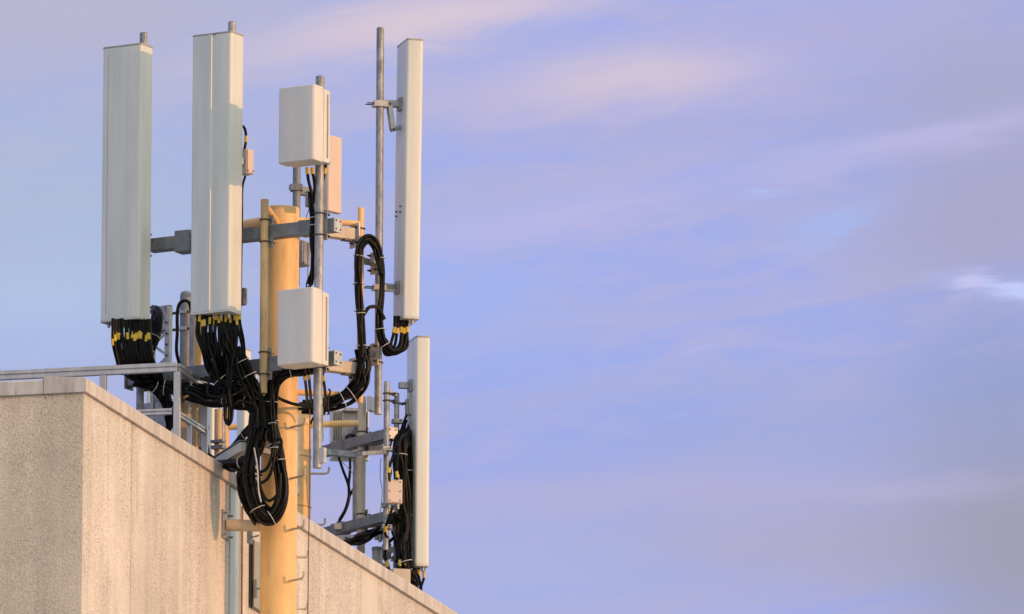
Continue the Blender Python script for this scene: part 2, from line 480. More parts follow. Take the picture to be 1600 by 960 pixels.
# coping, cut in lengths
def coping(p0, p1, inner):
    d = (p1 - p0).normalized()
    poly = [(0, -COP_H), (0, -0.004), (-0.012, 0.008), (-0.34, 0.03), (-0.34, -COP_H)]
    side = inner
    return MB().prism(poly, p0, -side, UP, d, (p1 - p0).length).build('coping', 'coping', bld, bevel=0.004)
marks = [0.0] + [wall_s(c) for c in (152, 216, 252, 300, 357, 420, 505, 560, 610, 690, 780)] + [30.0]
for i in range(len(marks) - 1):
    e0 = CORNER + W_ * (marks[i] + (0.002 if i else 0.0)); e1 = CORNER + W_ * (marks[i + 1] - 0.002)
    coping(e0, e1, -U)
lm = [-0.342, -1.9, -4.2, -9.0, -14.0]
for i in range(len(lm) - 1):
    coping(CORNER + U * (lm[i + 1] + 0.002), CORNER + U * (lm[i] - 0.002), W_) if False else MB().prism(
        [(0, -COP_H), (0, -0.004), (0.012, 0.008), (0.34, 0.03), (0.34, -COP_H)], CORNER + U * (lm[i + 1] + 0.002), W_, UP, U, lm[i] - lm[i + 1] - 0.004).build('coping', 'coping', bld, bevel=0.004)
# little corner block of the coping
MB().prism([(0, -COP_H), (0, -0.004), (0.012, 0.008), (0.3, 0.02), (0.3, -COP_H)], CORNER - U * 0.3405, W_, UP, U, 0.338).build('coping', 'coping', bld, bevel=0.004) if False else None
# roof deck and back
ROOF_Z = ZT - 1.05
MB().box(at_z(CORNER - U * 7.2 + W_ * 15.2, ROOF_Z - 0.15), U, W_, UP, 6.8, 14.8, 0.15).build('roof_deck', 'roof', bld)
MB().box(at_z(CORNER - U * 14.15 + W_ * 15.2, zb / 2), U, W_, UP, 0.12, 15.0, zb / 2).build('wall', 'wall', bld)
MB().box(at_z(CORNER - U * 7.1 + W_ * 30.3, zb / 2), U, W_, UP, 7.1, 0.12, zb / 2).build('wall', 'wall', bld)
# downpipe in the recess
pd = CORNER - U * 0.088 + W_ * face_s(369)
dp = MB().box(at_z(pd, zb / 2), U, W_, UP, 0.055, (face_s(376.5) - face_s(361)) / 2, zb / 2 - 0.002).build('downpipe', 'pipe_blue', bld, bevel=0.012)
# grey-green board behind the mast
pg = CORNER - U * 0.006 + W_ * (face_s(400))
zg0, zg1 = P(398, 940, 39.2).z, P(398, 836, 39.2).z
bd = MB().box(at_z(pg, (zg0 + zg1) / 2), U, W_, UP, 0.018, 0.17, (zg1 - zg0) / 2).build('access_board', 'door_green', bld, bevel=0.004)
MB().box(at_z(pg - W_ * 0.18 + U * 0.0, (zg0 + zg1) / 2), U, W_, UP, 0.006, 0.012, (zg1 - zg0) / 2 + 0.01).build('seal', 'shadow_gap', bd)  # black strip painted in as the shaded gap beside the board
zh = P(392, 912, 39.2).z
h = MB().box(at_z(pg - W_ * 0.17 + U * 0.03, zh), U, W_, UP, 0.012, 0.02, 0.07)
h.cyl(at_z(pg - W_ * 0.17 + U * 0.03, zh), at_z(pg - W_ * 0.17 + U * 0.10, zh), 0.008, 8)
h.build('hinge', 'galv', bd)

# ------------------------------------------------------------------ guard rail
GC = P(275, 575, 38.15)
GZ = P(275, 567, 38.15).z
gr = thing('guard_rail', at_z(GC, ROOF_Z), 'grey aluminium guard rail standing behind the coping of the building', 'railing')
def railbar(p0, p1, name, hh=0.036, dd=0.022):
    d = (p1 - p0).normalized(); s = d.cross(UP)
    poly = [(-dd, -hh), (dd, -hh), (dd, -0.006), (dd - 0.012, 0), (dd, 0.006), (dd, hh), (-dd, hh), (-dd, 0.006), (-dd + 0.012, 0), (-dd, -0.006)]
    return MB().prism(poly, p0, s, UP, d, (p1 - p0).length).build(name, 'rail', gr, bevel=0.003)
railbar(at_z(GC - U * 3.2, GZ - 0.036), at_z(GC + U * 0.01, GZ - 0.036), 'top_rail')
railbar(at_z(GC + W_ * 0.03, GZ - 0.03), at_z(GC + W_ * 1.08, GZ - 0.03), 'top_rail', 0.030)
zm = P(272, 643, 38.15).z
railbar(at_z(GC - U * 3.2, zm), at_z(GC - U * 0.03, zm), 'mid_rail', 0.024, 0.018)
railbar(at_z(GC + W_ * 0.03, zm - 0.01), at_z(GC + W_ * 0.76, zm - 0.01), 'mid_rail', 0.024, 0.018)
def post(p, z1, half=0.026):
    o = MB().box(at_z(p, (ROOF_Z + z1) / 2), U, W_, UP, half, half * 0.8, (z1 - ROOF_Z) / 2).build('post', 'rail', gr, bevel=0.004)
    MB().box(at_z(p, ROOF_Z + 0.006), U, W_, UP, 0.07, 0.07, 0.006).build('base_plate', 'rail', o)
    return o
post(GC + U * 0.012 + W_ * 0.002, GZ - 0.073)
post(GC - U * 0.59, GZ - 0.073)
post(GC - U * 1.9, GZ - 0.073)
post(GC + W_ * 0.80, P(325, 601, 38.9).z, 0.024)
post(GC + W_ * 0.38, zm - 0.035, 0.018)
gz = P(268, 672, 38.15).z
MB().prism([(0, 0), (-0.055, 0), (0, 0.07)], GC + V((0, 0, 0)) - UP * (GC.z - gz + 0.05) - U * 0.016 - W_ * 0.004, U, UP, W_, 0.008).build('gusset', 'rail', gr)

# ------------------------------------------------------------------ main mast with its welded frame
MAST_Y = 38.7
mb, mt = vpipe(437, 326, 960, MAST_Y)
mb = at_z(mb, 0)
MR = 0.143
mast = thing('mast', mb, 'tall thick yellow mast bracketed to the outside of the wall', 'mast', 'yellow antenna masts')
MB().cyl(mb, mt, MR, 48).build('shaft', 'yellow', mast, bevel=0.006)
def frame_pipe(parent, px, py0, py1, Y, r, mat):
    a, b = vpipe(px, py0, py1, Y)
    return MB().cyl(a, b, r, 20).build('frame_pipe', mat, parent, bevel=0.002), (a + b) / 2
fp1, F1 = frame_pipe(mast, 412.5, 312, 615, 38.2, 0.031, 'yellow_worn')
fp2, F2 = frame_pipe(mast, 563, 325, 630, 38.86, 0.025, 'yellow')
fp3, F3 = frame_pipe(mast, 310, 330, 600, 39.25, 0.034, 'yellow')
def brace(parent, p0, p1, r, mat='yellow'): return MB().cyl(p0, p1, r, 16).build('brace', mat, parent)
for z, dz in ((zat(437, 343, 38.7), 0), (zat(437, 612, 38.7), 1)):
    brace(mast, at_z(mb, z), at_z(F2, z), 0.024)
    brace(mast, at_z(mb, z), at_z(F3, z), 0.045 if dz == 0 else 0.03)
zf = zat(425, 333, 38.4)
brace(mast, at_z(mb, zf - 0.06), at_z(F1, zf + 0.02), 0.026)
zf = zat(425, 600, 38.4)
brace(mast, at_z(mb, zf), at_z(F1, zf), 0.028)
# wall standoff
zs = zat(380, 822, 38.8)
wp = CORNER - U * 0.03 + W_ * face_s(352)
st = MB().cyl(at_z(wp + U * 0.02, zs + 0.0), at_z(mb, zs - 0.02), 0.046, 24).build('wall_bracket', 'cream', mast)
MB().box(at_z(wp + U * 0.008, zs), U, W_, UP, 0.008, 0.10, 0.11).build('base_plate', 'galv', st, bevel=0.003)
for i in (-1, 1):
    for j in (-1, 1):
        MB().cyl(at_z(wp + W_ * 0.075 * i + U * 0.016, zs + 0.085 * j), at_z(wp + W_ * 0.075 * i + U * 0.045, zs + 0.085 * j), 0.010, 6).build('bolt', 'galv', st)
# second clamp under the bracket
MB().box(at_z(wp + U * 0.19 + W_ * 0.05, zs - 0.09), U, W_, UP, 0.015, 0.03, 0.055).cyl(at_z(wp + U * 0.2 + W_ * 0.04, zs - 0.10), at_z(wp + U * 0.27 + W_ * 0.02, zs - 0.09), 0.007, 8).build('clamp', 'galv', st)
# step pegs
def peg(parent, centre, z, ang, L_=0.16, mr=MR):
    d = plan(ang); p = at_z(centre, z)
    pts = [p + d * (mr - 0.02), p + d * (mr + L_ * 0.8), p + d * (mr + L_ * 0.94) + UP * 0.008, p + d * (mr + L_) + UP * 0.03, p + d * (mr + L_) + UP * 0.055]
    return MB().tube(pts, 0.0095, 8).build('step_peg', 'beige', parent)
for y in (586, 668, 748, 828, 908, 988):
    peg(mast, mb, zat(450, y, 38.6), -48)
for y in (872, 953):
    peg(mast, mb, zat(450, y, 38.8), 20, 0.10)
zc_ = zat(440, 666, 38.5)
MB().ring(at_z(mb, zc_), UP, MR + 0.004, 0.004, 40, 6).build('hose_clamp', 'galv_pale', mast)
# earth wire down the face of the wall
ew = [P(484, 640, 38.75), P(484, 760, 38.75), P(482, 860, 38.75), P(481, 965, 38.75)]
tag(MB().tube(ew + [at_z(ew[-1], 0.0)], 0.005, 6).build('earth_wire', 'sealant'), 'thin brown wire hanging straight down beside the tall yellow mast', 'wire')

# ------------------------------------------------------------------ rear mast on the roof
REAR_Y = 45.5
rb, rt = vpipe(457, 640, 815, REAR_Y)
rb = at_z(rb, ROOF_Z)
rmast = thing('mast', rb, 'shorter orange-yellow mast on the roof behind the tall mast', 'mast', 'yellow antenna masts')
MB().cyl(rb, rt, 0.155, 40).build('shaft', 'yellow', rmast, bevel=0.006)
for y in (712, 790):
    MB().ring(at_z(rb, zat(470, y, 45.4)), UP, 0.156, 0.006, 40, 6).build('weld_band', 'yellow_worn', rmast)
_, RF1 = frame_pipe(rmast, 565, 620, 864, 45.4, 0.034, 'beige')
zr = zat(500, 663, 45.45)
brace(rmast, at_z(rb, zr), at_z(RF1, zr), 0.028)
lp = at_z(P(352, 663, 45.6), zr)
brace(rmast, at_z(rb, zr), lp, 0.026)
frame_pipe(rmast, 352, 640, 800, 45.6, 0.032, 'yellow')
zr = zat(500, 845, 45.45)
brace(rmast, at_z(rb, zr), at_z(RF1, zr), 0.028)
peg(rmast, rb, zat(490, 740, 45.5), 2, 0.15, 0.155)
peg(rmast, rb, zat(490, 820, 45.5), 2, 0.12, 0.155)
MB().box(at_z(rb + plan(-80) * 0.16, (zat(465, 648, 45.3) + zat(465, 770, 45.3)) / 2) + V((0.025, 0, 0)), V((1, 0, 0)), V((0, 1, 0)), UP, 0.012, 0.01, 0.34).build('cable_strip', 'galv_pale', rmast)

# ------------------------------------------------------------------ steel arms
def u_bolt(parent, c, towards, r):
    "u-bolt round a vertical pipe at c, legs pointing along 'towards'"
    t = V(towards).normalized(); s = UP.cross(t)
    pts = [c + s * (r + 0.006) + t * (r + 0.06)]
    for i in range(9):
        a = math.pi * i / 8
        pts.append(c + s * math.cos(a) * (r + 0.006) - t * math.sin(a) * (r + 0.006))
    pts.append(c - s * (r + 0.006) + t * (r + 0.06))
    m = MB().tube(pts, 0.0055, 6)
    for q in (1, -1):
        m.cyl(c + s * q * (r + 0.006) + t * (r + 0.03), c + s * q * (r + 0.006) + t * (r + 0.042), 0.011, 6)
    return m.build('u_bolt', 'bolt', parent)

def arm(p0, p1, size, label, mat='galv_dull', plate_at=1, plate=0.115, holes=True, sleeve=None, group='horizontal steel arms'):
    root = thing('support_arm', p0, label, 'bracket arm', group)
    d = (p1 - p0).normalized(); s = d.cross(UP).normalized()
    MB().bar(p0, p1, size * 0.9, size).build('tube', mat, root, bevel=0.008)
    if plate_at:
        e = p1 + d * 0.004 if plate_at == 1 else p0 - d * 0.004
        pl = MB().box(e, d, s, UP, 0.005, plate / 2, plate / 2).build('end_plate', 'galv_pale', root, bevel=0.002)
        if holes:
            for i in (-1, 1):
                for j in (-1, 1):
                    q = e + s * i * plate * 0.29 + UP * j * plate * 0.29
                    sgn = 1 if plate_at == 1 else -1
                    MB().cyl(q + d * 0.004 * sgn, q + d * 0.009 * sgn, 0.008, 10).build('bolt', 'bolt', pl)
    for t in (sleeve or []):
        c = p0.lerp(p1, t)
        MB().box(c, d, s, UP, 0.09, size * 0.45 + 0.007, size * 0.5 + 0.007).build('sleeve', mat, root, bevel=0.004)
    return root, d, s

def arm_clamp(root, d, pipe, z, r, size, front):
    "plate pair and u-bolts that fix an arm to a vertical pipe"
    c = at_z(pipe, z)
    MB().box(c + front * (r + 0.011) + d * 0.0, d, front, UP, 0.055, 0.006, size / 2 + 0.075).build('clamp_plate', 'galv', root, bevel=0.002)
    for dz in (-1, 1):
        u_bolt(root, at_z(pipe, z + dz * (size / 2 + 0.035)), front, r)

za = zat(413, 365, 38.3)
Aleft, Aright = at_z(P(236, 385, 38.81), za), at_z(P(527, 352, 37.97), za)
armA, dA, sA = arm(Aleft, Aright, 0.105, 'upper grey square arm crossing the yellow mast, running behind the tall white panels', sleeve=[0.20, 0.86])
arm_clamp(armA, dA, F1, za, 0.031, 0.105, -N1)
MB().box(Aleft.lerp(Aright, 0.19) + N1 * 0.0, dA, N1, UP, 0.07, 0.065, 0.085).build('clamp_block', 'galv_dull', armA, bevel=0.004)
zb2 = zat(413, 572, 38.3)
Bleft, Bright = at_z(P(203, 594, 38.91), zb2), at_z(P(527, 563, 37.97), zb2)
armB, dB, sB = arm(Bleft, Bright, 0.105, 'lower grey square steel arm running behind the black cables and the lower white radio box', sleeve=[0.70])
arm_clamp(armB, dB, F1, zb2, 0.031, 0.105, -N1)
MB().box(Bleft - dB * 0.01, dB, N1, UP, 0.006, 0.06, 0.075).build('end_cap', 'galv_dull', armB)

def side_arm(y_mid, y_r, label):
    z = zat(551, y_r, 39.05)
    p0 = at_z(P(470, y_mid, 38.55), z); p1 = at_z(P(551, y_r, 38.8), z)
    a, d, s = arm(p0, p1, 0.095, label, mat='beige', plate_at=0)
    e = at_z(F2, z) - d * 0.05
    MB().box(e - s * 0.005, d, s, UP, 0.007, 0.07, 0.095).build('clamp_plate', 'galv_pale', a, bevel=0.002)
    for dz in (-0.06, 0.06): u_bolt(a, at_z(F2, z + dz), -d, 0.026)
    MB().bar(p1 - d * 0.09 - UP * 0.052, p1 - d * 0.0 - UP * 0.052, 0.07, 0.006).build('bottom_plate', 'bolt', a)
side_arm(371, 377, 'upper short beige arm between the tall mast and its yellow side pipe')
side_arm(578, 586, 'lower short beige arm right of the lower white radio box')

# rear arms
for (ya, yb, lab) in ((712, 677, 'grey steel arm ending in a pale bolted plate above the small pink box'),
                      (838, 806, 'lowest grey steel arm, ending in a pale bolted plate just over the coping')):
    z = zat(620, yb, 45)
    p0 = at_z(P(498, ya + 8, 45.92), z); p1 = at_z(P(613, yb, 45), z)
    a, d, s = arm(p0, p1, 0.088, lab, mat='galv_dull', plate=0.098, sleeve=[0.30])
    arm_clamp(a, d, RF1, z, 0.034, 0.10, (V((0, 1, 0)) + V((0.6, 0, 0))).normalized())
    MB().bar(p1 - d * 0.30 - UP * 0.055, p1 - d * 0.02 - UP * 0.055, 0.06, 0.012).build('bottom_plate', 'bolt', a)

# ------------------------------------------------------------------ mounting pipes
def mpipe(px, y0, y1, Y, r, label, mat='galv', cat='pipe', cap=False):
    a, b = vpipe(px, y0, y1, Y)
    root = thing('mounting_pipe', a, label, cat, 'steel antenna mounting pipes')
    MB().cyl(a, b, r, 24).build('tube', mat, root, bevel=0.003)
    MB().cyl(b - UP * 0.01, b + UP * 0.003, r * 0.82, 20).build('plug', 'bolt', root)
    return root, (a + b) / 2
p1r, PP1 = mpipe(221.5, 52, 660, 38.73, 0.031, 'galvanised pipe topping the leftmost white panel')
p2r, PP2 = mpipe(360.5, 35, 560, 38.33, 0.031, 'galvanised pipe sticking out above the second white panel, highest of all')
p3r, PP3 = mpipe(498, 120, 732, 37.94, 0.035, 'galvanised pipe carrying two white radio boxes in front of the mast')
p4r, PP4 = mpipe(592.5, 44, 648, 38.98, 0.030, 'tall bare galvanised pipe left of the slender right-hand panel')
p5r, PP5 = mpipe(463, 256, 446, 39.9, 0.031, 'short galvanised pipe behind the top of the tall yellow mast', 'galv_dull')
p6r, PP6 = mpipe(603.5, 597, 860, 44.95, 0.024, 'slim galvanised pipe left of the lowest white panel, with a clamp near its top')
p7r, PP7 = mpipe(619, 615, 906, 45.12, 0.022, 'slim galvanised pipe right beside the brackets of the lowest white panel')
p8r, PP8 = mpipe(557.5, 715, 830, 45.75, 0.036, 'sunlit galvanised pipe close behind the beige pipe of the rear mast')
# arms to pipes
for (root, pipe, z, r) in ((p1r, PP1, za, 0.031), (p1r, PP1, zb2, 0.031), (p2r, PP2, za, 0.031), (p2r, PP2, zb2 + 0.02, 0.031), (p3r, PP3, za, 0.035), (p3r, PP3, zb2, 0.035)):
    c = at_z(pipe, z)
    MB().box(c - N1 * (r + 0.011), A1, N1, UP, 0.05, 0.006, 0.12).build('clamp_plate', 'galv', root, bevel=0.002)
    for dz in (-0.085, 0.085): u_bolt(root, at_z(pipe, z + dz), -N1, r)
# stubs from the yellow side pipe to the tall bare pipe
for y in (409, 552):
    z = zat(575, y, 38.9)
    a, b = at_z(F2, z), at_z(PP4, z)
    d = (b - a).normalized()
    o = MB().cyl(a + d * 0.02, b - d * 0.045, 0.028, 16).build('stub', 'galv', p4r)
    MB().box(b - d * 0.042, d, d.cross(UP), UP, 0.006, 0.05, 0.09).build('clamp_plate', 'beige', p4r, bevel=0.002)
    for dz in (-0.06, 0.06): u_bolt(p4r, at_z(PP4, z + dz), -d, 0.03)
# pale bolted plate on the beige pipe, foot plate of the radio pipe
MB().box(P(580, 632, 45.35), plan(-20), plan(70), UP, 0.02, 0.055, 0.06).build('mounting_plate', 'galv_pale', rmast, bevel=0.003)
MB().box(at_z(PP3, zat(498, 714, 37.97)) + A1 * 0.05, A1, N1, UP, 0.022, 0.02, 0.06).build('foot_plate', 'galv_pale', p3r, bevel=0.003)
for cy_, (pp_, rt_, r_) in zip((704, 792, 826, 655, 700, 870), ((PP6, p6r, 0.024), (PP6, p6r, 0.024), (PP6, p6r, 0.024), (PP7, p7r, 0.022), (PP7, p7r, 0.022), (PP7, p7r, 0.022))):
    zc = zat(610, cy_, 45)
    cb = MB().box(at_z(pp_, zc) + V((0.004, -r_ * 0.6, 0)), V((1, 0.2, 0)), V((-0.2, 1, 0)), UP, 0.042, r_ + 0.016, 0.017).build('clamp', 'galv_pale' if cy_ % 4 == 0 else 'galv', rt_, bevel=0.003)
    for e in (-0.03, 0.034):
        MB().cyl(at_z(pp_, zc) + V((e, -0.09, 0)), at_z(pp_, zc) + V((e, 0.05, 0)), 0.0055, 6).build('clamp_bolt', 'bolt', cb)
MB().bar(P(562, 709, 44.5), P(602, 707, 44.95), 0.05, 0.035).build('cross_bar', 'galv', rmast, bevel=0.003)
MB().bar(P(500, 706, 45.4), P(556, 711, 45.4), 0.06, 0.05).build('cross_bar', 'galv', rmast, bevel=0.003)
MB().bar(P(505, 843, 45.6), P(580, 838, 45.1), 0.045, 0.04).build('cross_bar', 'galv_pale', rmast, bevel=0.003)
# clamp between slim rear pipes
z = zat(611, 617, 45)
MB().bar(at_z(PP6, z + 0.02), at_z(PP7, z + 0.02), 0.03, 0.03).build('clamp', 'galv_pale', p6r, bevel=0.004)
u_bolt(p6r, at_z(PP6, z), N2, 0.024); u_bolt(p6r, at_z(PP6, z - 0.06), N2, 0.024); u_bolt(p7r, at_z(PP7, z - 0.05), N2, 0.022)
z = zat(463, 294, 39.9)
MB().box(at_z(PP5, z), V((1, 0, 0)), V((0, 1, 0)), UP, 0.05, 0.045, 0.026).build('clamp', 'galv_dull', p5r, bevel=0.004)
MB().bar(at_z(PP5, z) - V((0.05, 0.03, 0)), at_z(PP5, z) + V((0.14, 0.1, -0.01)), 0.04, 0.045).build('clamp', 'galv_dull', p5r, bevel=0.003)

# ------------------------------------------------------------------ panel antennas
def groove_profile(w2, d):
    pts = rounded(-w2, w2, 0, d, 0.022, 5)
    # order starts at right-front corner and runs to the left-front corner: insert the groove between them
    g_ = [(0.040, d), (0.034, d - 0.009), (0.010, d - 0.009), (0.002, d + 0.006), (-0.022, d + 0.006), (-0.034, d)]
    return pts[:6] + g_ + pts[6:]

def panel(pipe, n, a, width, depth, gap, z0, z1, shift, label, groove=False, tilt=0.0, nconn=8, rnd=0.022, brackets=(0.16, 0.84), rear=None, name='panel_antenna', group='tall white panel antennas'):
    base = at_z(pipe, z0) + n * gap + a * shift
    root = thing(name, base, label, 'panel antenna', group)
    upv = (UP + n * math.tan(R(tilt))).normalized()
    prof = groove_profile(width / 2, depth) if groove else rounded(-width / 2, width / 2, 0, depth, rnd, 5)
    h = z1 - z0
    MB().prism(prof, base, a, n, upv, h).build('radome', 'radome', root, smooth=28)
    cap = [(x * 1.012, (y - depth / 2) * 1.02 + depth / 2) for x, y in (rounded(-width / 2, width / 2, 0, depth, rnd, 5))]
    MB().prism(cap, base + upv * (h + 0.0005), a, n, upv, 0.014).build('top_cap', 'radome_cap', root, bevel=0.002)
    MB().prism(cap, base - upv * 0.0205, a, n, upv, 0.02).build('bottom_cap', 'radome_lip', root, bevel=0.003)
    mc = MB()
    for i in range(nconn):
        q = base + a * (-width * 0.38 + width * 0.76 * (i / max(1, nconn - 1))) + n * depth * (0.35 if i % 2 else 0.65) - upv * 0.02
        MB().cyl(q, q - UP * 0.035, 0.011, 10).build('connector', 'connector', root)
    for f_ in brackets:
        c = base + upv * h * f_
        p = at_z(pipe, c.z)
        b = MB().box(c - n * 0.012, n, a, UP, 0.011, 0.045, 0.05)
        L0 = max(0.02, (p - c).dot(-n) - 0.03)
        b.box(c - n * (L0 / 2 + 0.01), n, a, UP, L0 / 2, 0.03, 0.025)
        b.build('mounting_bracket', 'galv', root, bevel=0.002)
    return root, base, upv

PAN1 = panel(PP1, N1, A1, 0.36, 0.18, 0.115, zat(200, 499, 38.53), zat(195, 75.5, 38.53), -0.016,
             'leftmost tall white panel, plain smooth front, in shade')
PAN2 = panel(PP2, N1, A1, 0.36, 0.195, 0.130, zat(340, 488, 38.1), zat(335, 58, 38.12), 0.012,
             'tall white panel with a vertical groove and sunlit right side, second from the left', groove=True, nconn=9)
PAN3 = panel(PP4, N2, A2, 0.33, 0.135, 0.155, zat(632, 497, 38.95), zat(636, 66, 38.95), 0.0,
             'slender tall white panel seen edge on, right of the bare pipe, against the sky', tilt=0.55, nconn=5, brackets=(0.115, 0.78))
PAN4 = panel(PP7, N2, A2, 0.33, 0.120, 0.125, zat(650, 884, 45.1), zat(652, 531, 45.1), 0.0,
             'lowest white panel, edge on, at the right end of the rear mast above the coping', nconn=5, brackets=(0.10, 0.48, 0.80))
for hy in (630, 738, 842):
    r4, b4, u4 = PAN4
    q = at_z(b4, zat(637, hy, 45.1)) + A2 * 0.03 - N2 * 0.009
    pl4 = MB().box(q, N2, A2, UP, 0.008, 0.045, 0.088).build('hinge_plate', 'galv_pale', r4, bevel=0.003)
    MB().box(q - N2 * 0.02 - UP * 0.02, N2, A2, UP, 0.012, 0.02, 0.065).build('hinge', 'galv', pl4, bevel=0.002)
r3, b3, u3 = PAN3
for qx, qy in ((613, 333), (613, 326), (621, 331), (621, 322)):
    c = at_z(b3, zat(qx, qy, 38.95)) + u3 * 0 + A2 * (0.06 if qx == 613 else -0.06) - N2 * 0.004 + N2 * math.tan(R(0.55)) * (zat(qx, qy, 38.95) - b3.z)
    MB().cyl(c, c - N2 * 0.012, 0.007, 8).build('bolt', 'bolt', r3)
r1, b1, u1_ = PAN1
MB().box(b1 + N1 * 0.1795 - A1 * 0.125 + UP * 1.08, A1, N1, UP, 0.0022, 0.0015, 1.04).build('seam', 'radome_cap', r1)
# tilt linkage of the slender panel
zl = zat(600, 162, 38.95)
lk = PAN3[0]
bk = at_z(PP4, zl)
MB().box(bk + N2 * 0.0, N2, A2, UP, 0.055, 0.045, 0.024).build('pipe_clamp', 'galv_pale', lk, bevel=0.003)
for q in (-0.03, 0.03):
    MB().cyl(bk + A2 * q - N2 * 0.11, bk + A2 * q + N2 * 0.06, 0.005, 6).build('clamp_bolt', 'bolt', lk)
pe = bk + N2 * 0.075
pk = bk + N2 * 0.105 - UP * 0.20
m_ = MB(); m_.bar(pe - A2 * 0.03, pk - A2 * 0.03, 0.01, 0.035, up=N2); m_.bar(pe + A2 * 0.03, pk + A2 * 0.03, 0.01, 0.035, up=N2)
m_.build('tilt_arm', 'galv_pale', lk, bevel=0.002)
for q in (pe, pk): MB().cyl(q - A2 * 0.045, q + A2 * 0.045, 0.009, 8).build('pivot_bolt', 'bolt', lk)
MB().bar(pk - N2 * 0.01, pk + N2 * 0.08 + UP * 0.03, 0.05, 0.03).build('hinge', 'galv', lk)
zl2 = zat(600, 449, 38.95); bk = at_z(PP4, zl2)
MB().box(bk, N2, A2, UP, 0.05, 0.045, 0.022).build('pipe_clamp', 'galv_pale', lk, bevel=0.003)
for q in (-0.03, 0.03):
    MB().cyl(bk + A2 * q - N2 * 0.12, bk + A2 * q + N2 * 0.05, 0.005, 6).build('clamp_bolt', 'bolt', lk)
MB().bar(bk + N2 * 0.05, bk + N2 * 0.15, 0.06, 0.045).build('hinge', 'galv_pale', lk)

# ------------------------------------------------------------------ radio boxes
def radio(pipe, n, a, w, d, gap, z0, z1, label, shift=0.0, fins=False, rnd=0.03, pipe_r=0.035, ncon=3, shell='radio'):
    base = at_z(pipe, z0) + n * gap + a * shift
    root = thing('radio_unit', base, label, 'radio box', 'boxy radio units')
    fs = 0.62
    MB().prism(rounded(-w / 2, w / 2, d * (1 - fs), d, rnd, 5), base, a, n, UP, z1 - z0).build('cover', shell, root, bevel=0.011, smooth=35)
    MB().prism(rounded(-w / 2 + 0.006, w / 2 - 0.006, 0, d * (1 - fs) - 0.004, 0.012, 4), base + UP * 0.012, a, n, UP, z1 - z0 - 0.024).build('body', shell, root, bevel=0.006)
    if fins:
        m = MB()
        for i in range(17):
            x = -w / 2 + 0.02 + (w - 0.04) * i / 16
            m.box(base + a * x - n * 0.022 + UP * (z1 - z0) / 2, a, n, UP, 0.003, 0.022, (z1 - z0) / 2 - 0.03)
        m.build('heat_sink', 'radio_dark', root)
    else:
        MB().box(base + a * (w / 2 - 0.004) + n * d * 0.18 + UP * (z1 - z0) * 0.5, a, n, UP, 0.005, 0.006, (z1 - z0) * 0.42).build('seam', 'radome_cap', root)
        q = base + a * (w / 2 - 0.012) + n * d * 0.18 + UP * (z1 - z0) * 0.25
        MB().box(q, a, n, UP, 0.017, 0.006, 0.10).build('handle', 'galv_pale', root, bevel=0.003)
    L0 = gap
    b = MB().box(base - n * (L0 / 2) + UP * (z1 - z0) * 0.93, n, a, UP, L0 / 2 + 0.045, 0.06, 0.012)
    b.box(base - n * (L0 / 2) + UP * (z1 - z0) * 0.10, n, a, UP, L0 / 2 + 0.045, 0.06, 0.012)
    b.box(base - n * 0.02 + UP * (z1 - z0) * 0.5 , n, a, UP, 0.018, 0.07, (z1 - z0) * 0.44)
    b.build('mounting_bracket', 'galv', root, bevel=0.002)
    return root, base

RA = radio(PP3, N1, A1, 0.335, 0.25, 0.13, zat(470, 260, 37.78), zat(470, 142, 37.78), 'upper white radio box high on the pipe above the mast top', shift=0.012)
RB = radio(PP3, N1, A1, 0.335, 0.25, 0.13, zat(470, 576, 37.78), zat(470, 458, 37.78), 'lower white radio box on the same pipe, in front of the mast', shift=0.014)
PC = P(508, 275, 40.15)
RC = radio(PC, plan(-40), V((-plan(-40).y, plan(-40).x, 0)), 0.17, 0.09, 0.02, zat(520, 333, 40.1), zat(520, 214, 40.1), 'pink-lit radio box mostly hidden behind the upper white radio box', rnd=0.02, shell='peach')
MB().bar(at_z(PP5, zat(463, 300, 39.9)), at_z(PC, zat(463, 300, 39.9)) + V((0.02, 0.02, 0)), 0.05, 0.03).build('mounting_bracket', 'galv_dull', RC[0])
# rear finned unit seen from behind
RDp = P(548, 678, 46.25)
nD = plan(95)
RD = radio(RDp + nD * 0.02, nD, V((-nD.y, nD.x, 0)), 0.33, 0.16, 0.05, zat(545, 716, 46.3), zat(545, 637, 46.3), 'grey finned radio box hanging on the rear mast behind the beige pipe', fins=True)
MB().bar(at_z(RF1, RDp.z - 0.02), RDp + nD * 0.03 - UP * 0.02, 0.05, 0.04).build('mounting_bracket', 'galv', RD[0])

MB().box(P(534, 694, 45.8), V((1, 0, 0)), V((0, 1, 0)), UP, 0.06, 0.05, 0.018).build('mounting_plate', 'peach', RD[0])
MB().box(P(588, 702, 45.4), V((1, 0.1, 0)), V((-0.1, 1, 0)), UP, 0.065, 0.05, 0.03).build('mounting_plate', 'peach', RD[0])
for qx, qy in ((588, 838), (594, 841), (600, 838)):
    MB().cyl(P(qx, qy + 6, 45.2), P(qx, qy - 6, 45.2), 0.016, 12).cyl(P(qx, qy - 6, 45.2), P(qx, qy - 16, 45.2), 0.01, 10).build('connector', 'galv_pale', p6r)
MB().box(P(594, 828, 45.2), V((1, 0, 0)), V((0, 1, 0)), UP, 0.07, 0.03, 0.014).build('connector_plate', 'peach', p6r)
MB().box(P(533, 824, 45.6), V((1, 0, 0)), V((0, 1, 0)), UP, 0.055, 0.05, 0.025).build('connector_plate', 'peach', p8r)
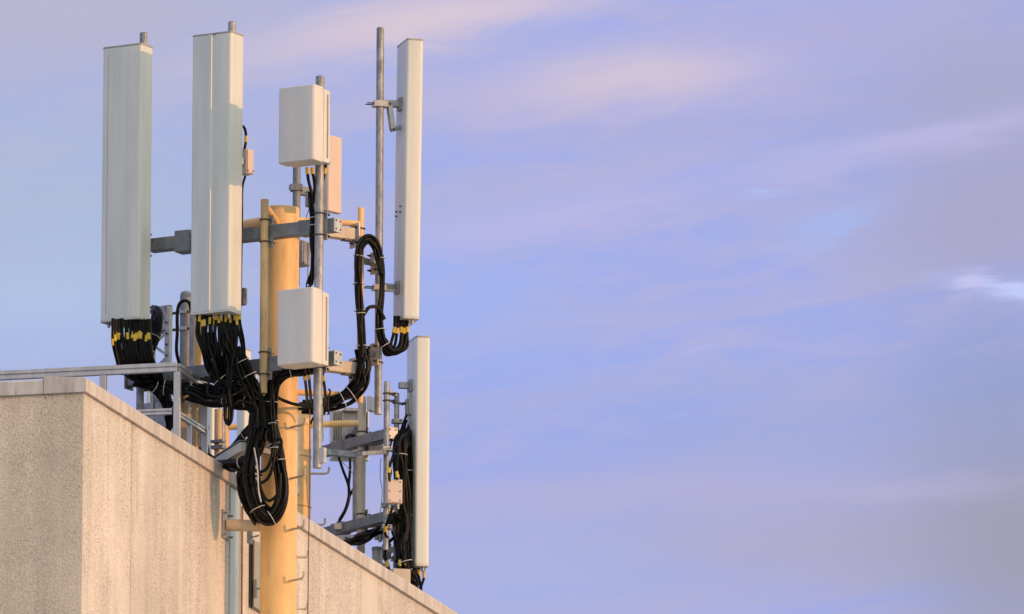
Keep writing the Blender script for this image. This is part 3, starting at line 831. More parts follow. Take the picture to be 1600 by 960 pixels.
# small boxes
def small_box(name, p, n, w, d, h, label, cat, mat='radio', bolts=0, group=None, bevel=0.008, lid=True):
    root = thing(name, p - UP * h / 2, label, cat, group)
    a = V((-n.y, n.x, 0))
    MB().box(p, a, n, UP, w / 2, d / 2, h / 2).build('housing', mat, root, bevel=bevel)
    if lid:
        MB().box(p + n * (d / 2 + 0.004), a, n, UP, w / 2 - 0.008, 0.005, h / 2 - 0.008).build('lid', mat, root, bevel=0.003)
    for i in range(bolts):
        q = p + a * (w * 0.33) * (-1 if i % 2 else 1) + UP * h * (-0.38 + 0.76 * (i // 2) / max(1, (bolts // 2 - 1))) + n * (d / 2 + 0.007)
        MB().cyl(q, q + n * 0.006, 0.006, 8).build('bolt', 'bolt', root)
    return root
TN = plan(-75)
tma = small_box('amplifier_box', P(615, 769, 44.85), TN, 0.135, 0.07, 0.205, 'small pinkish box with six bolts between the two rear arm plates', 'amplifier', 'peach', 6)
for q in (-0.035, 0.035):
    MB().cyl(P(615, 750, 44.85) + V((q, 0, 0)), P(615, 742, 44.85) + V((q, 0, 0)), 0.014, 10).build('connector', 'connector', tma)
    MB().cyl(P(615, 788, 44.85) + V((q, 0, 0)), P(615, 796, 44.85) + V((q, 0, 0)), 0.014, 10).build('connector', 'connector', tma)
MB().bar(P(612, 769, 44.88), at_z(PP6, P(612, 769, 44.88).z), 0.05, 0.05).build('mounting_bracket', 'galv', tma)
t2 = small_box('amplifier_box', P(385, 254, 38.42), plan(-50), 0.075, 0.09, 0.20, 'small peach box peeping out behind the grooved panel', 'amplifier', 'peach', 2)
MB().bar(P(385, 254, 38.42), at_z(PP2, P(385, 254, 38.42).z), 0.05, 0.05).build('mounting_bracket', 'galv', t2)
t3 = small_box('junction_box', P(470, 397, 39.25), plan(-30), 0.11, 0.10, 0.20, 'grey box hanging behind the right edge of the mast top', 'junction box', 'galv', 0)
MB().bar(P(470, 397, 39.3), at_z(PP5, P(470, 397, 39.3).z), 0.03, 0.03).build('mounting_bracket', 'galv', t3)
t4 = small_box('control_unit', P(380, 464, 38.34), plan(-30), 0.03, 0.05, 0.14, 'thin dark-edged unit at the lower right back of the grooved panel', 'control unit', 'galv', 0)
MB().bar(P(380, 464, 38.36), at_z(PP2, P(380, 464, 38.36).z), 0.03, 0.03).build('mounting_bracket', 'galv', t4)
t5 = small_box('remote_unit', P(486, 312, 38.5), N1, 0.06, 0.09, 0.13, 'small grey unit tucked behind the cables under the upper white radio box', 'control unit', 'galv', 0)
MB().bar(P(486, 312, 38.5), at_z(PP3, P(486, 312, 38.5).z), 0.03, 0.03).build('mounting_bracket', 'galv', t5)
t6 = small_box('filter_unit', P(604, 862, 45.25), TN, 0.065, 0.08, 0.13, 'grey filter with a metal stub above the cylinder at the coping', 'filter', 'galv', 0)
MB().cyl(P(605, 850, 45.25), P(605, 838, 45.25), 0.02, 14).build('connector', 'connector', t6)
MB().bar(P(604, 862, 45.25), at_z(PP7, P(604, 862, 45.25).z), 0.04, 0.04).build('mounting_bracket', 'galv', t6)
t7 = small_box('splitter_box', P(625, 904, 44.75), TN, 0.16, 0.09, 0.15, 'plain beige box behind the coping, left of the lowest panel foot', 'splitter box', 'beige', 0)
MB().bar(P(622, 906, 44.8), at_z(PP7, P(622, 904, 45.05).z), 0.04, 0.04).build('mounting_bracket', 'galv', t7)
cy = thing('cylinder_antenna', P(590, 892, 45.4), 'short grey cylinder with a domed lid standing behind the coping', 'antenna')
c0, c1 = P(590, 882, 45.4), P(590, 856, 45.4)
MB().cyl(c0, c1, 0.047, 28).build('body', 'galv_pale', cy, bevel=0.008)
MB().cyl(c1 - UP * 0.03, c1 + UP * 0.004, 0.050, 28).build('lid', 'galv', cy, bevel=0.008)
c2 = P(590, 893, 45.4)
MB().box(at_z(c2, (c0.z - 0.001 + ROOF_Z) / 2), U, W_, UP, 0.085, 0.09, (c0.z - ROOF_Z) / 2 - 0.001).build('plinth', 'beige', cy, bevel=0.02)

# ------------------------------------------------------------------ equipment on the roof at the left, seen through the rail
cab = small_box('equipment_cabinet', P(288, 654, 39.5) , plan(-92), 0.09, 0.15, 0.58, 'narrow cream cabinet behind the corner post of the guard rail', 'cabinet', 'cream', 4)  # cream colour stands in for sunlight on the cabinet front
cp = P(288, 654, 39.5)
MB().box(at_z(cp, (ROOF_Z + cp.z - 0.291) / 2), A1, N1, UP, 0.03, 0.03, (cp.z - 0.291 - ROOF_Z) / 2).build('stand', 'galv', cab)
MB().box(P(282, 612, 39.39) , A1, N1, UP, 0.01, 0.01, 0.012).build('label_plate', 'bolt', cab)
MB().box(P(282, 636, 39.39) , A1, N1, UP, 0.01, 0.01, 0.012).build('label_plate', 'red', cab)
bx = thing('roof_box', at_z(P(245, 650, 39.8), ROOF_Z), 'grey steel box with a sloping lid on the roof below the leftmost panel', 'box')
q = P(243, 652, 39.8)
MB().prism([(-0.17, 0), (0.17, 0), (0.13, 0.62), (-0.13, 0.62)], at_z(q, zat(243, 628, 39.8) - 0.62), A1, UP, -N1, 0.35).build('body', 'galv', bx, bevel=0.01)
MB().box(at_z(q, (zat(243, 628, 39.8) - 0.62 + ROOF_Z) / 2) - N1 * 0.17, A1, N1, UP, 0.12, 0.12, (zat(243, 628, 39.8) - 0.621 - ROOF_Z) / 2).build('stand', 'galv_dull', bx)
MB().box(at_z(q, zat(243, 628, 39.8) + 0.02) - N1 * 0.02 + A1 * 0.02, A1, N1, UP, 0.06, 0.02, 0.02).build('vent', 'radio_dark', bx)

def rear_panel(px, y0, y1, Y, n, w_, d_, label, foot=True):
    a = V((-n.y, n.x, 0))
    pc = P(px, (y0 + y1) / 2, Y)
    r_, b_, u_ = panel(pc - n * 0.12, n, a, w_, d_, 0.12, zat(px, y1, Y), zat(px, y0, Y), 0, label, nconn=4, group='distant white panels on the roof')
    pp = pc - n * 0.12
    MB().cyl(at_z(pp, ROOF_Z), at_z(pp, zat(px, y0, Y) - 0.05), 0.03, 16).build('stand_pipe', 'galv', r_)
    return r_
rear_panel(240, 612, 690, 47, N1, 0.05, 0.09, 'tiny far white panel glimpsed between the leftmost pipe and the black cables')
rear_panel(335, 628, 716, 44.7, N1, 0.09, 0.10, 'white panel with a sunlit edge right of the last guard rail post')
rear_panel(386, 551, 700, 45.1, N1, 0.09, 0.10, 'far white panel showing between the black cable trunk and the grooved panel')
s_ = thing('roof_clamp', P(340, 697, 40.6), 'double grey strap bracket low behind the last guard rail post', 'bracket')
MB().box(P(341, 690, 40.6), A1, N1, UP, 0.055, 0.03, 0.010).build('strap', 'galv_dull', s_)
MB().box(P(341, 699, 40.6), A1, N1, UP, 0.055, 0.03, 0.014).build('strap', 'galv_dull', s_)
MB().cyl(at_z(P(341, 695, 40.66), ROOF_Z), P(341, 640, 40.66), 0.03, 16).build('stand_pipe', 'yellow_worn', s_)

# round capped pipe, channel and lattice left of the grooved panel
rp, RP = vpipe(290, 462, 600, 40.3)
cp_ = thing('capped_pipe', at_z(rp, ROOF_Z), 'thick grey pipe with a rounded cap between the two tall left panels', 'pipe')
pts = [at_z(rp, ROOF_Z), RP, RP + UP * 0.015, RP + UP * 0.03, RP + UP * 0.038]
MB().tube(pts, [0.047, 0.047, 0.044, 0.032, 0.008], 24).build('tube', 'galv_dull', cp_, smooth=60)
for y in (489, 515):
    z = zat(290, y, 40.3)
    MB().ring(at_z(rp, z), UP, 0.05, 0.010, 24, 6).build('clamp_band', 'bolt', cp_)
    MB().cyl(at_z(rp, z) - A1 * 0.03 + N1 * 0.03, at_z(rp, z) - A1 * 0.20 + N1 * 0.03, 0.012, 8).build('clamp_bolt', 'bolt', cp_)
    MB().box(at_z(rp, z) + N1 * 0.055, A1, N1, UP, 0.035, 0.006, 0.012).build('clamp_plate', 'galv_pale', cp_)
def channel(px, y0, y1, Y, w_, d_, label, mat='galv'):
    a, b = vpipe(px, y0, y1, Y)
    poly = [(-w_ / 2, -d_ / 2), (w_ / 2, -d_ / 2), (w_ / 2, d_ / 2), (w_ / 2 - 0.006, d_ / 2), (w_ / 2 - 0.006, -d_ / 2 + 0.006), (-w_ / 2 + 0.006, -d_ / 2 + 0.006), (-w_ / 2 + 0.006, d_ / 2), (-w_ / 2, d_ / 2)]
    return tag(MB().prism(poly, at_z(a, ROOF_Z), A1, -N1, UP, b.z - ROOF_Z).build('steel_channel', mat, None, at_z(a, ROOF_Z)), label, 'channel', 'upright steel channels on the roof')
channel(300.5, 487, 600, 40.1, 0.04, 0.03, 'pale upright channel just under the grooved panel, beside the capped pipe', 'galv')
channel(305, 596, 700, 39.6, 0.045, 0.03, 'cream upright channel right of the narrow cream cabinet', 'cream')
channel(313.5, 640, 720, 39.6, 0.03, 0.03, 'thin cream upright channel left of the last guard rail post', 'cream')
lt = thing('lattice_frame', at_z(P(252, 600, 39.4), ROOF_Z), 'grey lattice frame behind the bottom of the leftmost panel', 'lattice frame')
la, lb = vpipe(239, 500, 602, 39.4); ra, rb2 = vpipe(263, 492, 602, 39.3)
MB().bar(at_z(la, ROOF_Z), lb, 0.03, 0.03, up=A1).build('upright', 'galv_pale', lt)
o = MB().bar(at_z(ra, ROOF_Z), rb2, 0.035, 0.035, up=A1).build('upright', 'galv_pale', lt)
for i, y in enumerate((505, 522, 539, 556, 573, 590)):
    MB().cyl(P(262, y, 39.3), P(262, y, 39.3) + N1 * 0.03, 0.008, 8).build('bolt', 'bolt', o)
for i in range(5):
    z0, z1 = zat(250, 600 - i * 20, 39.4), zat(250, 580 - i * 20, 39.4)
    p, q = (la, ra) if i % 2 else (ra, la)
    MB().bar(at_z(p, z0), at_z(q, z1), 0.014, 0.02).build('lattice_bar', 'galv_pale', lt)
rl = small_box('radio_unit', P(254, 500, 39.7), N1, 0.13, 0.10, 0.21, 'grey radio box on top of the lattice frame beside the leftmost panel', 'radio box', 'galv', 0, 'boxy radio units')
pl_ = P(254, 500, 39.7)
MB().cyl(at_z(pl_ - N1 * 0.09, ROOF_Z), at_z(pl_ - N1 * 0.09, pl_.z + 0.13), 0.03, 16).build('stand_pipe', 'galv', rl)

for q, (px, py, Y, lab) in enumerate(((311, 612, 39.45, 'small galvanised pipe clamp high beside the cream upright channels behind the guard rail'),
                                   (316, 668, 39.45, 'small galvanised pipe clamp low beside the cream upright channels behind the guard rail'))):
    c = P(px, py, Y)
    k = thing('pipe_clamp', c, lab, 'clamp')
    MB().box(c, A1, N1, UP, 0.05, 0.03, 0.018).build('clamp_body', 'galv', k, bevel=0.003)
    for e in (-0.03, 0.03):
        MB().cyl(c + A1 * e - N1 * 0.06, c + A1 * e + N1 * 0.07, 0.006, 6).build('clamp_bolt', 'bolt', k)
    MB().cyl(at_z(c - N1 * 0.05, ROOF_Z), c - N1 * 0.05 + UP * 0.03, 0.022, 14).build('stand_pipe', 'galv_pale', k)
# cable tray crossing the coping
tr = thing('cable_tray', P(343, 722, 38.6), 'slanting grey cable tray carrying black cables over the coping', 'cable tray')
ta, tb = P(347, 725, 38.85), P(388, 699, 38.38)
MB().bar(ta, tb, 0.14, 0.075).build('tray', 'radome_lip', tr, bevel=0.004)
MB().bar(ta + UP * 0.05, tb + UP * 0.05, 0.15, 0.008).build('cover', 'galv', tr, bevel=0.002)
MB().bar(tb, at_z(mb, tb.z) , 0.05, 0.04).build('bracket', 'galv', tr)

# ------------------------------------------------------------------ cables
def spline(ctrl, seg=7):
    c = [V(p) for p in ctrl]
    c = [c[0] * 2 - c[1]] + c + [c[-1] * 2 - c[-2]]
    o = []
    for i in range(1, len(c) - 2):
        p0, p1, p2, p3 = c[i - 1:i + 3]
        for j in range(seg):
            t = j / seg
            o.append(0.5 * (2 * p1 + (p2 - p0) * t + (2 * p0 - 5 * p1 + 4 * p2 - p3) * t * t + (3 * p1 - p0 - 3 * p2 + p3) * t ** 3))
    o.append(c[-2]); return o

class Bundle:
    def __init__(self, first, label, name='cable_bundle', cat='cable bundle'):
        self.root = thing(name, P(*first), label, cat, 'black cables'); self.rnd = random.Random(label); self.n = 0
    def strand(self, path, r=0.0105, tapes=(), mat='cable', jig=0.0, name='cable'):
        ctrl = [P(*p) + V([self.rnd.uniform(-jig, jig) for _ in range(3)]) for p in path]
        pts = spline(ctrl)
        o = MB().tube(pts, r, 8).build(name, mat, self.root, smooth=60); self.n += 1
        for t in tapes:
            i = max(1, min(len(pts) - 3, int(t * (len(pts) - 1))))
            c = pts[i]; d = (pts[i + 1] - pts[i]).normalized()
            MB().cyl(c - d * 0.026, c + d * 0.026, r * 1.25, 10).build('marker_tape', 'tape', o)
        return o
    def rope(self, path, n, spread, r=0.0105, ties=(), flat=1.0, tie_r=None):
        ctrl = [P(*p) for p in path]
        mid = spline(ctrl)
        fr = []
        nv = V((0, -1, 0))
        for i, p in enumerate(mid):
            t = (mid[min(i + 1, len(mid) - 1)] - mid[max(i - 1, 0)]).normalized()
            b = t.cross(nv)
            if b.length < 1e-4: b = t.cross(V((1, 0, 0)))
            b.normalize(); fr.append((b, b.cross(t)))
        for k_ in range(n):
            a0 = self.rnd.uniform(0, 6.283); rho = spread * math.sqrt((k_ + 0.5) / n)
            ph, fq, amp = self.rnd.uniform(0, 6.28), self.rnd.uniform(1.5, 4.0), self.rnd.uniform(0.1, 0.6)
            pts = []
            for i, p in enumerate(mid):
                s = i / len(mid)
                a = a0 + amp * math.sin(ph + fq * 6.283 * s)
                rr = rho * (1 + 0.12 * math.sin(ph * 2 + 9 * s))
                pts.append(p + fr[i][0] * math.cos(a) * rr + fr[i][1] * math.sin(a) * rr * flat)
            MB().tube(pts, r * self.rnd.uniform(0.75, 1.15), 8).build('cable', 'cable_dusty' if self.rnd.random() < 0.2 else 'cable', self.root, smooth=60); self.n += 1
        for t in ties:
            i = max(1, min(len(mid) - 2, int(t * (len(mid) - 1))))
            d = (mid[i + 1] - mid[i - 1]).normalized()
            R_ = (tie_r or spread) * 0.97 + r * 1.0
            m = MB(); n_ = 24
            ps = []
            for j in range(n_ + 1):
                a = 6.2832 * j / n_
                ps.append(mid[i] + fr[i][0] * math.cos(a) * R_ + fr[i][1] * math.sin(a) * (R_ - r) * max(flat, 0.5) * 1.0 + fr[i][1] * math.sin(a) * r)
            m.tube(ps, 0.0028, 6, caps=False)
            m.build('cable_tie', 'tie', self.root)

RJ = random.Random(5)
# jumpers under the leftmost panel
b = Bundle((205, 505, 38.3), 'black cables with yellow tape hanging under the leftmost white panel')
for i in range(17):
    x = 176 + i * 3.7 + RJ.uniform(-1, 1)
    y = 520 + RJ.uniform(-3, 9)
    dx = 18 - i * 0.6
    b.strand([(x, 499, 38.46), (x + 0.5, 520, 38.46), (x + 1, 540, 38.46), (x + dx * 0.55 + RJ.uniform(-1, 1), 564, 38.47), (x + dx + 8 + RJ.uniform(-3, 3), 585 + RJ.uniform(-4, 6), 38.52), (x * 0.35 + 172 + RJ.uniform(-4, 4), 596 + RJ.uniform(-6, 6), 38.6), (285 + RJ.uniform(-5, 5), 604 + RJ.uniform(-6, 6), 38.6)], RJ.uniform(0.0115, 0.014), (() if RJ.random() < 0.35 else (0.19 + RJ.uniform(0, 0.06),)), jig=0.006)
b.strand([(181, 499, 38.32), (180, 540, 38.32), (188, 578, 38.35), (191, 585, 38.36), (199, 583, 38.4), (206, 590, 38.5), (232, 600, 38.58)], 0.0095, (0.14,))
b.strand([(177, 499, 38.30), (176, 535, 38.32), (183, 567, 38.35), (187, 583, 38.36), (194, 585, 38.4), (208, 594, 38.5), (236, 600, 38.58)], 0.0095, (0.18,))
b = Bundle((246, 485, 38.8), 'thick strapped black cable bundle rising behind the right edge of the leftmost panel')
b.rope([(236, 482, 39.0), (246, 492, 38.85), (243, 515, 38.75), (232, 545, 38.7), (222, 575, 38.65), (232, 598, 38.62), (262, 606, 38.62), (295, 607, 38.55)], 10, 0.05, 0.012, (0.36, 0.46, 0.68, 0.84))
b = Bundle((225, 598, 38.6), 'black cables dropping from the lower arm behind the guard rail corner')
b.rope([(210, 594, 38.6), (240, 603, 38.6), (258, 620, 38.75), (266, 650, 38.9), (270, 690, 39.0), (276, 740, 39.0)], 8, 0.05, 0.012, (0.2, 0.5))
b.rope([(275, 603, 38.66), (296, 640, 40.2), (304, 668, 40.2), (310, 700, 40.2), (318, 742, 40.2)], 5, 0.05, 0.012, (0.5,))
# jumpers under the grooved panel
b.rope([(250, 608, 39.0), (272, 640, 39.8), (286, 665, 39.9), (296, 690, 39.9), (304, 735, 39.9)], 12, 0.06, 0.012, (0.6,))
b.rope([(300, 610, 38.7), (313, 640, 40.0), (315, 670, 40.0), (322, 700, 40.0), (330, 740, 40.0)], 4, 0.025, 0.0115, ())
b = Bundle((340, 492, 38.1), 'black cables with yellow tape hanging under the grooved white panel')
for i in range(18):
    x = 309 + i * 3.6 + RJ.uniform(-1, 1)
    dx = (13 - i) * 1.1
    b.strand([(x, 487, 38.12), (x + RJ.uniform(-.5, .5), 503, 38.12), (x + RJ.uniform(-1, 1), 524, 38.12), (x + dx * 0.5 + RJ.uniform(-2, 2), 550, 38.13), (x + dx + RJ.uniform(-3, 3), 576, 38.2), (345 + i * 0.9 + RJ.uniform(-3, 3), 604 + RJ.uniform(-6, 5), 38.3), (375 + RJ.uniform(-3, 3), 622 + RJ.uniform(-6, 6), 38.3)], RJ.uniform(0.0115, 0.0145), (() if RJ.random() < 0.35 else (0.13 + RJ.uniform(-0.02, 0.08),)), jig=0.006)
b.strand([(374, 488, 38.12), (375, 505, 38.12), (380, 530, 38.14), (382, 552, 38.2), (384, 575, 38.2), (398, 600, 38.2), (406, 625, 38.25)], 0.0115, (0.09,))
b.strand([(368, 488, 38.12), (371, 510, 38.12), (378, 540, 38.14), (378, 560, 38.2), (384, 580, 38.2), (396, 604, 38.2), (403, 630, 38.25)], 0.0115, (0.12,))
b.rope([(328, 520, 38.14), (334, 560, 38.16), (345, 592, 38.2), (372, 608, 38.2), (400, 624, 38.22)], 9, 0.055, 0.0115, (0.5,))
b.rope([(352, 515, 38.14), (357, 560, 38.16), (366, 596, 38.2), (380, 608, 38.2), (404, 618, 38.22)], 8, 0.055, 0.0115, ())
for k_ in range(7):
    x0, y0 = RJ.uniform(322, 372), RJ.uniform(540, 585)
    x1, y1 = RJ.uniform(340, 400), RJ.uniform(600, 635)
    b.strand([(x0, y0, 38.1), (x0 + RJ.uniform(-6, 10), y0 + RJ.uniform(18, 34), 38.06), ((x0 + x1) / 2 + RJ.uniform(-10, 10), y1 + RJ.uniform(-2, 14), 38.08), (x1, y1, 38.15), (x1 + 14, y1 + RJ.uniform(-12, 6), 38.2)], 0.0105)
b = Bundle((382, 560, 38.2), 'strapped black bundle leaning from the grooved panel cables down to the mast')
b.rope([(368, 545, 38.17), (378, 566, 38.17), (391, 590, 38.18), (400, 612, 38.2), (406, 640, 38.22), (409, 670, 38.24)], 9, 0.052, 0.012, (0.2, 0.38))
# trunk along the lower arm to the mast
b = Bundle((340, 605, 38.3), 'thick black cable trunk running level from the left roof towards the mast')
b.rope([(296, 612, 38.5), (330, 622, 38.4), (360, 619, 38.32), (388, 622, 38.26), (406, 640, 38.24), (411, 668, 38.24)], 16, 0.066, 0.0125, (0.46, 0.6))
b.rope([(318, 600, 38.45), (345, 612, 38.36), (372, 628, 38.3), (395, 634, 38.28), (408, 655, 38.27), (412, 690, 38.28)], 13, 0.07, 0.0125, (0.3,))
b.rope([(335, 604, 38.3), (352, 606, 38.28), (374, 602, 38.25), (389, 592, 38.22)], 5, 0.028, 0.0115, (0.55,))
b.strand([(352, 612, 38.2), (353, 640, 38.2), (353, 655, 38.2), (357, 664, 38.2), (362, 655, 38.2), (363, 635, 38.2), (361, 618, 38.2)], 0.0115)
b.strand([(349, 612, 38.22), (351, 640, 38.2), (352, 657, 38.2), (357, 663, 38.22), (360, 650, 38.22), (360, 635, 38.2), (359, 618, 38.2)], 0.0115)
b.strand([(358, 612, 38.22), (358, 640, 38.2), (358, 657, 38.2), (361, 656, 38.22), (362, 645, 38.22), (364, 625, 38.2)], 0.0115)
# great hanging loop on the mast
b = Bundle((410, 640, 38.3), 'big hanging loop of black cables in front of the yellow mast')
b.rope([(410, 622, 38.28), (405, 660, 38.28), (397, 700, 38.28), (391, 740, 38.28), (397, 782, 38.28), (411, 808, 38.28), (426, 808, 38.28), (438, 785, 38.28), (440, 755, 38.28), (434, 715, 38.28), (427, 680, 38.28), (423, 645, 38.28), (424, 612, 38.28), (431, 592, 38.26), (448, 581, 38.22), (475, 577, 38.2), (498, 573, 38.2)], 17, 0.052, 0.0122, (0.28, 0.37, 0.555, 0.60, 0.665, 0.72, 0.90))
b.rope([(398, 640, 38.30), (393, 690, 38.32), (389, 735, 38.32), (402, 778, 38.30), (416, 798, 38.30), (430, 800, 38.30), (440, 776, 38.30), (441, 745, 38.30), (433, 700, 38.30), (424, 660, 38.30)], 9, 0.04, 0.0118, ())
b.rope([(416, 620, 38.30), (411, 660, 38.32), (402, 705, 38.32), (385, 722, 38.36), (377, 748, 38.40), (386, 790, 38.36), (404, 814, 38.32)], 10, 0.045, 0.012, ())
b.rope([(423, 600, 38.20), (424, 640, 38.20), (428, 690, 38.20), (430, 720, 38.20)], 4, 0.02, 0.0115, (0.5, 0.8))
b.strand([(428, 690, 38.2), (424, 716, 38.2), (416, 733, 38.2), (404, 738, 38.2), (396, 733, 38.2)], 0.0125)
b.strand([(431, 690, 38.2), (427, 725, 38.2), (418, 748, 38.2), (402, 757, 38.2), (390, 754, 38.2)], 0.0125)
b.strand([(404, 700, 38.18), (404, 735, 38.18), (408, 765, 38.18), (418, 782, 38.18), (430, 777, 38.18), (437, 762, 38.18), (438, 740, 38.18)], 0.0125)
b.strand([(433, 688, 38.2), (438, 686, 38.2), (440, 692, 38.2), (439, 704, 38.2), (434, 712, 38.2)], 0.0118)
b.strand([(397, 700, 38.16), (402, 730, 38.16), (404, 765, 38.16), (408, 785, 38.16)], 0.006, mat='galv_pale', name='grey_wire')
# limbs from the trunk to the roof over the coping
b = Bundle((400, 655, 38.3), 'black cables slanting from the trunk down over the coping beside the tray')
b.rope([(410, 645, 38.3), (396, 664, 38.34), (378, 686, 38.5), (360, 704, 38.7), (338, 722, 38.95), (320, 735, 39.2)], 7, 0.034, 0.012, (0.35,), 0.6)
b.rope([(408, 665, 38.3), (395, 684, 38.34), (380, 697, 38.5), (362, 706, 38.7), (340, 722, 38.95)], 5, 0.020, 0.012, ())
b.rope([(404, 700, 38.3), (392, 714, 38.32), (380, 724, 38.36), (366, 728, 38.5), (350, 727, 38.7), (334, 728, 39.0)], 10, 0.05, 0.012, (0.4,))
b.strand([(410, 742, 38.2), (395, 744, 38.22), (375, 737, 38.3), (355, 727, 38.6), (330, 712, 38.9), (312, 700, 39.1)], 0.009)
# single cables crossing the mast
b = Bundle((430, 622, 38.3), 'bundle of black cables crossing the mast below the lower white radio box')
b.rope([(418, 618, 38.36), (432, 622, 38.36), (448, 629, 38.40), (468, 634, 38.5), (495, 634, 38.7), (520, 630, 38.75)], 2, 0.010, 0.0115, ())
b.rope([(470, 636, 38.85), (490, 636, 38.8), (515, 632, 38.75), (538, 623, 38.75), (556, 610, 38.75), (567, 592, 38.75), (569, 568, 38.75), (566, 545, 38.75)], 14, 0.062, 0.0122, (0.42, 0.53))
# right-hand hairpin
b = Bundle((575, 372, 38.75), 'tall black cable hairpin arching over the stub beside the bare pipe')
b.rope([(566, 548, 38.75), (563, 500, 38.75), (560, 450, 38.75), (560, 410, 38.75), (566, 382, 38.75), (577, 374, 38.78), (590, 386, 38.82), (596, 420, 38.84), (595, 460, 38.84), (592, 500, 38.84), (598, 533, 38.84), (612, 550, 38.86), (628, 546, 38.88), (634, 525, 38.9)], 10, 0.034, 0.0118, (0.02, 0.10, 0.17, 0.26, 0.51, 0.73, 0.80))
b.rope([(566, 560, 38.73), (564, 500, 38.73), (561, 430, 38.73), (564, 392, 38.74), (576, 378, 38.76), (587, 392, 38.8), (595, 430, 38.8)], 6, 0.028, 0.0118, (0.2,))
b.rope([(563, 500, 38.74), (568, 494, 38.74), (577, 482, 38.76), (590, 482, 38.8), (600, 500, 38.82)], 2, 0.009, 0.0118, ())
for i, x in enumerate((617, 622, 627, 631, 636)):
    b.strand([(x, 494, 38.95), (x, 510, 38.95), (x - (2 if i < 2 else 0), 522, 38.93), (x - 6 + i, 537 + i * 2, 38.9), (612 - i * 2, 543 + i * 3, 38.86), (602 - i, 530 + i * 2, 38.84)], 0.0122, (0.33 + 0.04 * (i % 2),))
# radio cables
b = Bundle((488, 262, 37.95), 'black cables with orange tape dropping from the upper white radio box along its pipe')
for xs, tp in (((480, 262), (482, 282)), 0.13), (((488, 262), (491, 284)), 0.13):
    b.strand([(xs[0][0], xs[0][1], 37.9), (xs[0][0] + 0.5, 270, 37.9), (xs[1][0], xs[1][1], 37.92), (486 + (xs[1][0] - 480) * 0.5, 305, 37.94), (487, 330, 37.96), (488, 360, 37.96), (488, 400, 37.97), (486, 440, 37.97), (482, 452, 37.97)], 0.0125, (0.10,))
b.strand([(509, 252, 37.98), (508, 268, 37.96), (504, 282, 37.94), (494, 297, 37.94), (488, 312, 37.95), (488, 345, 37.96), (489, 400, 37.97), (486, 440, 37.97)], 0.0105, (0.16,))
b.rope([(486, 300, 37.95), (487, 330, 37.96), (490, 352, 37.97), (489, 375, 37.97), (490, 410, 37.98), (485, 445, 37.99)], 5, 0.020, 0.0105, (0.3, 0.42))
b.strand([(484, 430, 37.96), (480, 440, 37.95), (479, 448, 37.95), (482, 452, 37.95), (485, 446, 37.95)], 0.006)
b = Bundle((482, 580, 37.95), 'black cables with yellow tape dropping from the lower white radio box')
b.strand([(476, 576, 37.9), (476, 588, 37.92), (478, 604, 38.1), (480, 628, 38.4)], 0.0118, (0.42,))
b.strand([(482, 574, 37.9), (482.5, 586, 37.92), (484, 604, 38.1), (486, 628, 38.4)], 0.0118, (0.42,))
b.strand([(504, 570, 37.98), (504.5, 588, 37.98), (507, 605, 38.1), (509, 630, 38.4), (506, 648, 38.5)], 0.0118, (0.3,))
b.strand([(505, 632, 38.0), (496, 645, 37.95), (488, 656, 37.98), (486, 662, 38.05)], 0.010)
b.strand([(513, 608, 38.3), (516, 612, 38.3), (513, 622, 38.3), (512, 640, 38.3), (514, 646, 38.3), (511, 648, 38.3)], 0.007)
b = Bundle((382, 215, 38.4), 'short black cable loop with yellow tape behind the grooved panel', 'jumper_cable', 'cable')
b.strand([(381, 238, 38.4), (384, 222, 38.4), (384, 208, 38.4), (381, 199, 38.4), (376, 196, 38.36)], 0.011, (0.35,))
b = Bundle((380, 320, 38.3), 'black cable running down behind the sunlit edge of the grooved panel', 'jumper_cable', 'cable')
b.strand([(383, 276, 38.42), (378.5, 296, 38.36), (378, 345, 38.36), (377, 400, 38.36), (376, 460, 38.34), (375, 492, 38.3)], 0.010)
b = Bundle((278, 480, 40.1), 'black cable bent over the capped pipe between the two left panels', 'jumper_cable', 'cable')
b.strand([(299, 490, 40.2), (296, 474, 40.15), (288, 470, 40.1), (280, 476, 40.1), (277, 492, 40.1), (277, 520, 40.1), (276, 550, 40.1), (282, 580, 40.2), (284, 640, 40.3)], 0.014)
# rear mast cables
b = Bundle((625, 680, 44.9), 'heavy black cable bundle hanging between the slim pipes and the lowest panel')
b.rope([(634, 676, 45.1), (627, 690, 45), (625, 715, 44.98), (627, 745, 45), (632, 780, 45.02), (631, 812, 45), (628, 845, 45), (630, 875, 45), (640, 900, 45), (648, 918, 45)], 15, 0.05, 0.0122, (0.22, 0.80, 0.86))
b.rope([(640, 676, 45.15), (634, 682, 45.1), (630, 700, 45.05), (634, 760, 45.1), (636, 800, 45.1)], 7, 0.035, 0.0118, ())
b.rope([(626, 838, 45), (628, 860, 44.95), (634, 885, 44.95), (644, 905, 45), (650, 925, 45)], 12, 0.055, 0.012, (0.45,))
b.rope([(637, 664, 45.25), (632, 684, 45.15), (634, 720, 45.1), (636, 760, 45.1), (634, 800, 45.1), (632, 840, 45.1), (634, 880, 45.1), (642, 912, 45.1)], 12, 0.05, 0.012, (0.35, 0.6))
b.strand([(640, 640, 45.3), (634, 652, 45.2), (627, 672, 45.1), (624, 690, 45.05), (628, 712, 45.05)], 0.011)
b.strand([(612, 690, 44.95), (606, 712, 44.95), (611, 738, 44.95), (607, 752, 44.95)], 0.008)
b.strand([(628, 800, 44.95), (616, 812, 44.95), (613, 832, 44.95), (622, 852, 44.95), (619, 880, 45.0)], 0.010)
for x in (625, 633):
    b.strand([(x - 2, 850, 44.92), (x - 1, 868, 44.92), (x, 880, 44.92), (x, 894, 44.92), (x, 910, 44.95)], 0.012, (0.5,))
